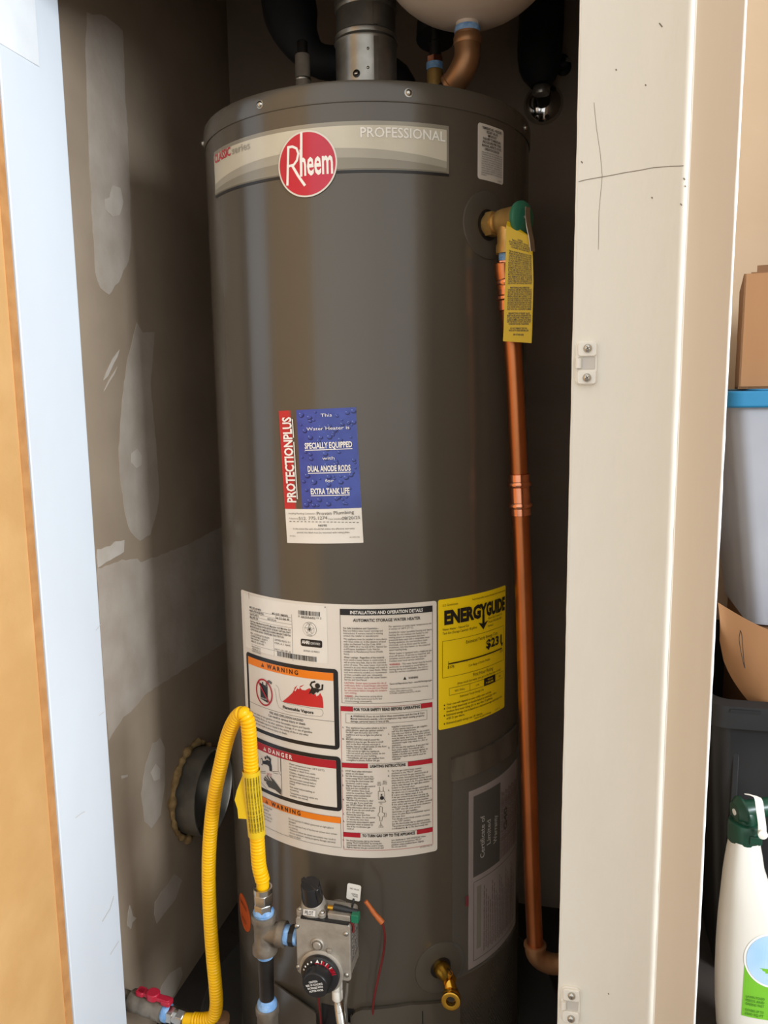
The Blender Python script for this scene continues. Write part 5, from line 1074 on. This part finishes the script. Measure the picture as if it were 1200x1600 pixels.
# chrome wall flange with its insulated pipe
fl_ = thing('wall_pipe', at(850, 150, WB), 'black foam insulated pipe ending at a chrome wall flange on the right', 'pipe')
fc = at(849, 163, WB); fc = Vector((fc.x, WB, fc.z)); 
MB().lathe([(.040, -.0005), (.0395, .004), (.034, .012), (.024, .018), (.014, .020), (.013, .018)], fc, FRONT, 40).build('chrome_flange', 'chrome', fl_)
screw(fc + Vector((-.010, -.0145, -.027)), Vector((-.1, -.8, -.5)), .006, fl_); MB().lathe([(.0045, 0), (.0045, .002)], fc + Vector((.008, -.0135, -.028)), Vector((.1, -.8, -.5)), 12).build('screw_hole', 'black_plastic', fl_, smooth=0)
f1_ = at(846, 138, WB - .07)
MB().tube(spline([fc + EY*.01, fc + FRONT*.035, fc + Vector((-.004, -.06, .012)), f1_ + EZ*.02], .006), .0125, 18).build('stub', 'black_iron', fl_)
MB().lathe([(.0150, -.004), (.0165, 0), (.0165, .010), (.0150, .012)], f1_ - EZ*.008, EZ, 22).build('stub_collar', 'galvanised', fl_)
ip2 = spline([f1_ + EZ*.006, at(843, 90, WB - .07), at(846, 30, WB - .07), at(848, -60, WB - .07), at(850, -170, WB - .07)], .015)
MB().tube(ip2, lambda i: (.022, .034, .040, .042)[i] if i < 4 else .043, 26).build('foam_insulation', 'black_foam', fl_)
sv_ = thing('wall_stop', at(880, 105, WB), 'small dark metal stop on the back wall beside the foam insulated pipe', 'valve')
q = at(880, 106, WB); MB().lathe([(.016, 0), (.016, .004), (.009, .008), (.009, .030), (.011, .032), (.011, .040), (.006, .041)], (q.x, WB, q.z), FRONT, 20).build('stop_body', 'black_iron', sv_)
MB().obox((q.x, WB - .038, q.z), EX, EY, EZ, .030, .006, .008).build('stop_handle', 'galvanised', sv_, bevel=.001)

# ------------------------------------------------------------------ catches on the right post
def catch(z0, z1, label, second=True):
    t = thing('door_catch', (0.011, FY, z0), label, 'catch', 'catches on the door post')
    x0, x1 = -.0003, .0225; h = z1 - z0
    MB().slab(rrpoly(x0, 0, x1, h, .006), (0, FY, z0), EX, EZ, FRONT, -.001, .0030).build('base_plate', 'white_plastic', t, bevel=.0008)
    pads = ((h*.655, h - .0012), (.0012, h*.345))
    for a_, b_ in pads: MB().slab(rrpoly(x0 + .0022, a_, x1 - .0010, b_, .003), (0, FY, z0), EX, EZ, FRONT, .0026, .0062).build('pad', 'white_plastic', t, bevel=.0008)
    MB().slab(rrpoly(x0 + .0022, h*.36, x1 - .0022, h*.64, .001), (0, FY, z0), EX, EZ, FRONT, .0026, .0036).build('recess_plate', 'tag_grey', t, bevel=.0004)
    MB().lathe([(.0035, 0), (.0035, h*.22)], (x0 + .003, FY - .0042, z0 + h*.39), EZ, 14).build('roller', 'white_plastic', t)
    for zz_ in (h*.83, h*.17):
        c = Vector(((x0 + x1)/2 + .001, FY - .0061, z0 + zz_)); s_ = screw(c, FRONT, .0046, t)
        for an in (.5, .5 + PI/2): MB().obox(c + FRONT*.0040, (math.cos(an), 0, math.sin(an)), (-math.sin(an), 0, math.cos(an)), FRONT, .0048, .0010, .0006).build('screw_slot', 'scratch', t, smooth=0)
za, zb = at(916, 602, FY).z, at(916, 533, FY).z
catch(za, zb, 'white plastic door catch halfway up the cream post')
zb2 = at(890, 1540, FY).z; catch(zb2 - (zb - za), zb2, 'white plastic door catch near the bottom of the cream post')

# ------------------------------------------------------------------ stored things in the alcove on the right
AF = 0.24
bt = thing('storage_tote', (.47, 1.42, AF), 'open black plastic storage tote behind the white sprayer bottle', 'tote')
x0, x1, y0, y1 = .215, .745, 1.245, 1.70; zt = at(1150, 1100, y0).z
def shell(x0, x1, y0, y1, z0, z1, taper, th, r=.03):
    mb = MB(); n = 6
    def ring(t, ins): 
        k = taper*(1 - t) + ins; return rrpoly(x0 + k, y0 + k, x1 - k, y1 - k, r, n)
    A_ = [[(x, y, z0) for x, y in ring(0, 0)], [(x, y, z1) for x, y in ring(1, 0)], [(x, y, z1) for x, y in ring(1, th)], [(x, y, z0 + th) for x, y in ring(0, th)]]
    V = sum(A_, []); m_ = len(A_[0]); F_ = []
    for i in range(3): F_ += [(i*m_ + k, i*m_ + (k + 1) % m_, (i + 1)*m_ + (k + 1) % m_, (i + 1)*m_ + k) for k in range(m_)]
    F_ += [tuple(range(m_ - 1, -1, -1)), tuple(3*m_ + k for k in range(m_))]
    return mb.add(V, F_)
shell(x0, x1, y0, y1, AF, zt, .035, .003).build('tote_body', 'tote_black', bt)
rim = MB(); n_ = 6; outer = rrpoly(x0 - .012, y0 - .012, x1 + .012, y1 + .012, .036, n_); inner = rrpoly(x0 + .002, y0 + .002, x1 - .002, y1 - .002, .028, n_); m_ = len(outer)
V = [(x, y, zt - .035) for x, y in outer] + [(x, y, zt) for x, y in outer] + [(x, y, zt + .006) for x, y in inner] + [(x, y, zt - .03) for x, y in inner]
rim.add(V, [(i*m_ + k, i*m_ + (k + 1) % m_, ((i + 1) % 4)*m_ + (k + 1) % m_, ((i + 1) % 4)*m_ + k) for i in range(4) for k in range(m_)]).build('tote_rim', 'tote_black', bt, smooth=35)
for k in range(5): MB().box((x0 + .035 + k*.105, y0 + .006, AF + .05), (x0 + .045 + k*.105, y0 + .026, zt - .035)).build('rib', 'tote_black', bt, bevel=.002)
q = at(1165, 1108, y0 - .012); MB().slab(rrpoly(-.022, -.0025, .022, .0025, .002), (q.x, y0 - .0125, q.z - .004), EX, EZ, FRONT, 0, .001).build('handle_slot', 'black_plastic', bt)

cb = thing('cardboard_carton', (.46, 1.46, AF), 'brown cardboard carton with bowed flap standing in the black tote', 'box')
ctop = at(1170, 985, 1.32).z
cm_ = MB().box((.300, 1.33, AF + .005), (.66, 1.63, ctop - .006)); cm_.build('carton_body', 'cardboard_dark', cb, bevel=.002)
fl2 = MB(); V = []; F_ = []; nu, nv = 24, 8
for i in range(nu + 1):
    t = i/nu; px = 1122 + 150*t; yy = 1.292 - .040*math.sin(PI*min(1, t*1.2)*.5) ; top_y = 942 + 62*t + 10*math.sin(PI*t); bot_y = 1002 + 118*min(1, (t/.45))**.55
    a = at(px, top_y, yy); b = at(px + 3, max(bot_y, top_y + 8), yy - .002)
    for j in range(nv + 1): c = a.lerp(b, j/nv); c.y -= .010*math.sin(PI*j/nv); V.append(c)
    for j in range(nv + 1): c = a.lerp(b, j/nv); c.y -= .010*math.sin(PI*j/nv) - .004; V.append(c)
st2 = 2*(nv + 1)
for i in range(nu):
    for j in range(nv): F_ += [(i*st2 + j, i*st2 + j + 1, (i + 1)*st2 + j + 1, (i + 1)*st2 + j), (i*st2 + nv + 1 + j, (i + 1)*st2 + nv + 1 + j, (i + 1)*st2 + nv + 2 + j, i*st2 + nv + 2 + j)]
    for j, rev in ((0, 0), (nv, 1)): F_.append((i*st2 + j, (i + 1)*st2 + j, (i + 1)*st2 + nv + 1 + j, i*st2 + nv + 1 + j))
F_ += [tuple(list(range(nv + 1)) + [nv + 1 + j for j in range(nv, -1, -1)]), tuple(nu*st2 + q for q in (list(range(nv + 1)) + [nv + 1 + j for j in range(nv, -1, -1)]))]
flp = fl2.add(V, F_).build('bowed_flap', 'cardboard', cb, smooth=50)
MB().tube(spline([at(x, y, yy - .0005) for x, y, yy in ((1156, 985, 1.258), (1159, 992, 1.256), (1162, 1030, 1.252), (1164, 1044, 1.251), (1160, 1030, 1.252), (1155, 1000, 1.257), (1157, 985, 1.258))], .002), .0005, 6).build('pen_mark', 'print_black', cb)

ct = thing('clear_tote', (.43, 1.45, ctop), 'translucent plastic tote with bright blue lid', 'tote')
lx0 = at(1139, 640, 1.30).x; lz0, lz1 = at(1160, 637, 1.30).z, at(1160, 611, 1.30).z; bx = at(1165, 955, 1.32).x
tp_ = bx - lx0
shell(lx0 + .004, .66, 1.305, 1.64, ctop, lz0 + .004, .052, .0025, .025).build('tote_body', 'clear_tote', ct)
MB().slab(rrpoly(lx0 - .010, 1.292, .674, 1.654, .03), (0, 0, 0), EX, EY, EZ, lz0, lz1).build('blue_lid', 'lid_blue', ct, bevel=.003)
MB().slab(rrpoly(lx0 + .03, 1.33, .634, 1.614, .025), (0, 0, 0), EX, EY, EZ, lz1, lz1 + .003).build('lid_panel', 'lid_blue', ct, bevel=.001)
for k, (x, y, r, m_, nm, lab) in enumerate(((.345, 1.43, .048, 'tank_white', 'cloth_bundle', 'pale pink crumpled bundle at the left inside the translucent tote'), (.455, 1.44, .055, 'label_sky', 'plastic_ball', 'pale blue round toy in the middle of the translucent tote'), (.565, 1.50, .050, 'tag_grey', 'cloth_bundle', 'light grey crumpled bundle at the right inside the translucent tote'))):
    o = thing(nm, (x, y, ctop + .003), lab, 'bundle' if nm == 'cloth_bundle' else 'toy')
    MB().lathe([(r*math.sin(PI*i/12)*(1 + .10*math.sin(i*1.7 + k)), -r*1.6*math.cos(PI*i/12)) for i in range(13)], (x, y, ctop + .003 + r*1.6), EZ, 18).build('fabric' if nm == 'cloth_bundle' else 'ball_shell', m_, o)

bxz = lz1 + .003
card = thing('cardboard_box', (.40, 1.47, bxz), 'brown cardboard box on top of the blue tote lid', 'box')
ca = math.radians(-9); ex = Vector((math.cos(ca), math.sin(ca), 0)); ey = Vector((-math.sin(ca), math.cos(ca), 0))
c0 = at(1153, 609, 1.345); c0.z = bxz; hh = at(1163, 428, 1.345).z - bxz; wd, dp = .30, .24
def wall_(o, d1, d2, l, h, th=.004):
    return MB().slab([(0, 0), (l, 0), (l, h), (0, h)], o, d1, EZ, d2, 0, th)
wall_(c0, ex, ey, wd, hh).build('side_panel', 'cardboard', card, bevel=.0005)
wall_(c0 + ey*dp, ex, -ey, wd, hh).build('side_panel', 'cardboard', card, bevel=.0005)
wall_(c0, ey, ex, dp, hh).build('side_panel', 'cardboard', card, bevel=.0005)
wall_(c0 + ex*wd, ey, -ex, dp, hh).build('side_panel', 'cardboard', card, bevel=.0005)
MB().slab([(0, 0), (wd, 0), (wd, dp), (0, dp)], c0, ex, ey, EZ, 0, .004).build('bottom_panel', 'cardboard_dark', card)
fd = (ex*.2 + EZ*.30 + ey*.0).normalized()
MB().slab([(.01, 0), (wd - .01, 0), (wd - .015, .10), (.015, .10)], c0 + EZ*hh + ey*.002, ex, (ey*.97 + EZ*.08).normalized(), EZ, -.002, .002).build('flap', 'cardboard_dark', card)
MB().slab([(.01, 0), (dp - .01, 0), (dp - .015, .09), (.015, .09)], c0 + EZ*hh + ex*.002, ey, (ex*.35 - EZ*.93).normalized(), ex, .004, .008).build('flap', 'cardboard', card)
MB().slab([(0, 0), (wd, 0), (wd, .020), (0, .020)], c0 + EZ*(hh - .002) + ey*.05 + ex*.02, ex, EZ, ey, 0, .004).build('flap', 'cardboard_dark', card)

# sprayer bottle
BY = 1.12
sb = thing('sprayer_bottle', (.27, BY, AF), 'white sprayer bottle with dark green spray head and green label', 'bottle')
lc = [(1310, 1140, 1186), (1330, 1136, 1190), (1350, 1132.5, 1193), (1370, 1129.5, 1200), (1400, 1126, 1221), (1430, 1122.5, 1236), (1470, 1119.5, 1246), (1510, 1118, 1250), (1550, 1118.5, 1250), (1580, 1121, 1248), (1600, 1126, 1243), (1612, 1136, 1234)]
zsc = (at(1180, 1612, BY).z - AF)
secs = []
for (py, xl, xr_) in lc:
    a = at(xl, py, BY); b = at(xr_, py, BY); tt = (py - 1310)/302
    z = at(1180, py, BY).z - zsc*tt**2
    secs.append((z, (a.x + b.x)/2, (b.x - a.x)/2, .022 + .016*min(1, tt*2.2) - (.010 if py > 1605 else 0)))
def sec_at(z):
    for s1, s2 in zip(secs, secs[1:]):
        if s1[0] >= z >= s2[0]:
            k = (s1[0] - z)/max(1e-9, s1[0] - s2[0]); return [s1[i] + (s2[i] - s1[i])*k for i in range(4)]
    return secs[-1] if z < secs[-1][0] else secs[0]
V = []; seg = 40; pw = 2.6
for (z, cx_, hx_, hy_) in secs:
    for k in range(seg):
        a = 2*PI*k/seg; c, s_ = math.cos(a), math.sin(a); V.append((cx_ + hx_*math.copysign(abs(c)**(2/pw), c), BY + hy_*math.copysign(abs(s_)**(2/pw), s_), z))
F_ = [(i*seg + (k + 1) % seg, i*seg + k, (i + 1)*seg + k, (i + 1)*seg + (k + 1) % seg) for i in range(len(secs) - 1) for k in range(seg)] + [tuple(range(seg)), tuple((len(secs) - 1)*seg + k for k in range(seg - 1, -1, -1))]
MB().add(V, F_).build('bottle_body', 'bottle_white', sb, smooth=60)
def bot_map(u, v, off):
    z, cx_, hx_, hy_ = sec_at(v); k = min(.999, abs((u - cx_)/hx_)); return Vector((u, BY - hy_*(1 - k**pw)**(1/pw) - off, v))
body_ = [o for o in sb.children][0]; bsh = Sheet(body_, bot_map)
g0 = at(1163, 1480, BY - .03); g1 = at(1240, 1598, BY - .03); zg = g1.z + .004
bsh.strip('label_green', [g0.x + (.055)*i/16 for i in range(17)], lambda u: zg + .078, lambda u: zg, 0)
cc = at(1206, 1500, BY - .035); bsh.ell('print_white', cc.x, cc.z, .0360, .0400, 1, 24); bsh.ell('label_sky', cc.x, cc.z, .0330, .0370, 2, 24)
for k, t in enumerate(('LAWN FOOD', 'FEEDS AND', 'GREENS FAST', 'COVERS UP TO', '2500 SQ FT')): bsh.text(t, g0.x + .004, zg + .030 - k*.0056 - (k > 2)*.004, .0038, .024, 'print_green', 3, .01)
nz = secs[0][0]; nc = Vector((secs[0][1], BY, nz))
MB().lathe([(.0215, -.004), (.0225, -.002), (.0225, .020), (.0210, .024), (.0190, .025)], nc, EZ, 32).build('collar', 'dark_green', sb)
MB().obox(nc + Vector((.010, -.0215, .009)), EX, EY, EZ, .016, .006, .011).build('collar_clip', 'dark_green', sb, bevel=.001)
MB().lathe([(.0150, .022), (.0150, .034), (.012, .040)], nc, EZ, 28).build('neck_stem', 'dark_green', sb)
hx = Vector((.90, .30, .10)).normalized(); hc2 = at(1152, 1268, BY) 
MB().lathe([(.0135, -.002), (.0150, .0), (.0185, .004), (.0205, .006), (.0205, .009), (.0150, .010), (.0130, .022), (.0130, .075), (.0110, .085)], hc2 - hx*.002, hx, 30).build('spray_head', 'dark_green', sb)
MB().lathe([(.0, -.0032), (.0045, -.003), (.0048, 0)], hc2 - hx*.002, hx, 16).build('nozzle_plug', 'white_plastic', sb)
lvp = [at(1170, 1243, BY - .022), at(1184, 1247, BY - .026), at(1188, 1268, BY - .030), at(1191, 1290, BY - .031), at(1191, 1302, BY - .030)]
mb = MB(); V = []
for i, q in enumerate(spline(lvp, .004)): 
    wv_ = .0052; V += [q + Vector((-wv_, 0, .001)), q + Vector((wv_, 0, -.001)), q + Vector((-wv_, .003, .001)), q + Vector((wv_, .003, -.001))]
k = len(V)//4; mb.add(V, sum([[(4*i, 4*i + 4, 4*i + 5, 4*i + 1), (4*i + 2, 4*i + 3, 4*i + 7, 4*i + 6), (4*i, 4*i + 2, 4*i + 6, 4*i + 4), (4*i + 1, 4*i + 5, 4*i + 7, 4*i + 3)] for i in range(k - 1)], []) + [(0, 1, 3, 2), (4*k - 4, 4*k - 2, 4*k - 1, 4*k - 3)])
mb.build('lever', 'white_plastic', sb, smooth=40)
q = lvp[-1]; MB().lathe([(.0062, 0), (.0062, .004), (.003, .005)], q + Vector((0, -.001, 0)), FRONT, 20).build('lever_pivot', 'white_plastic', sb)

flush_text()
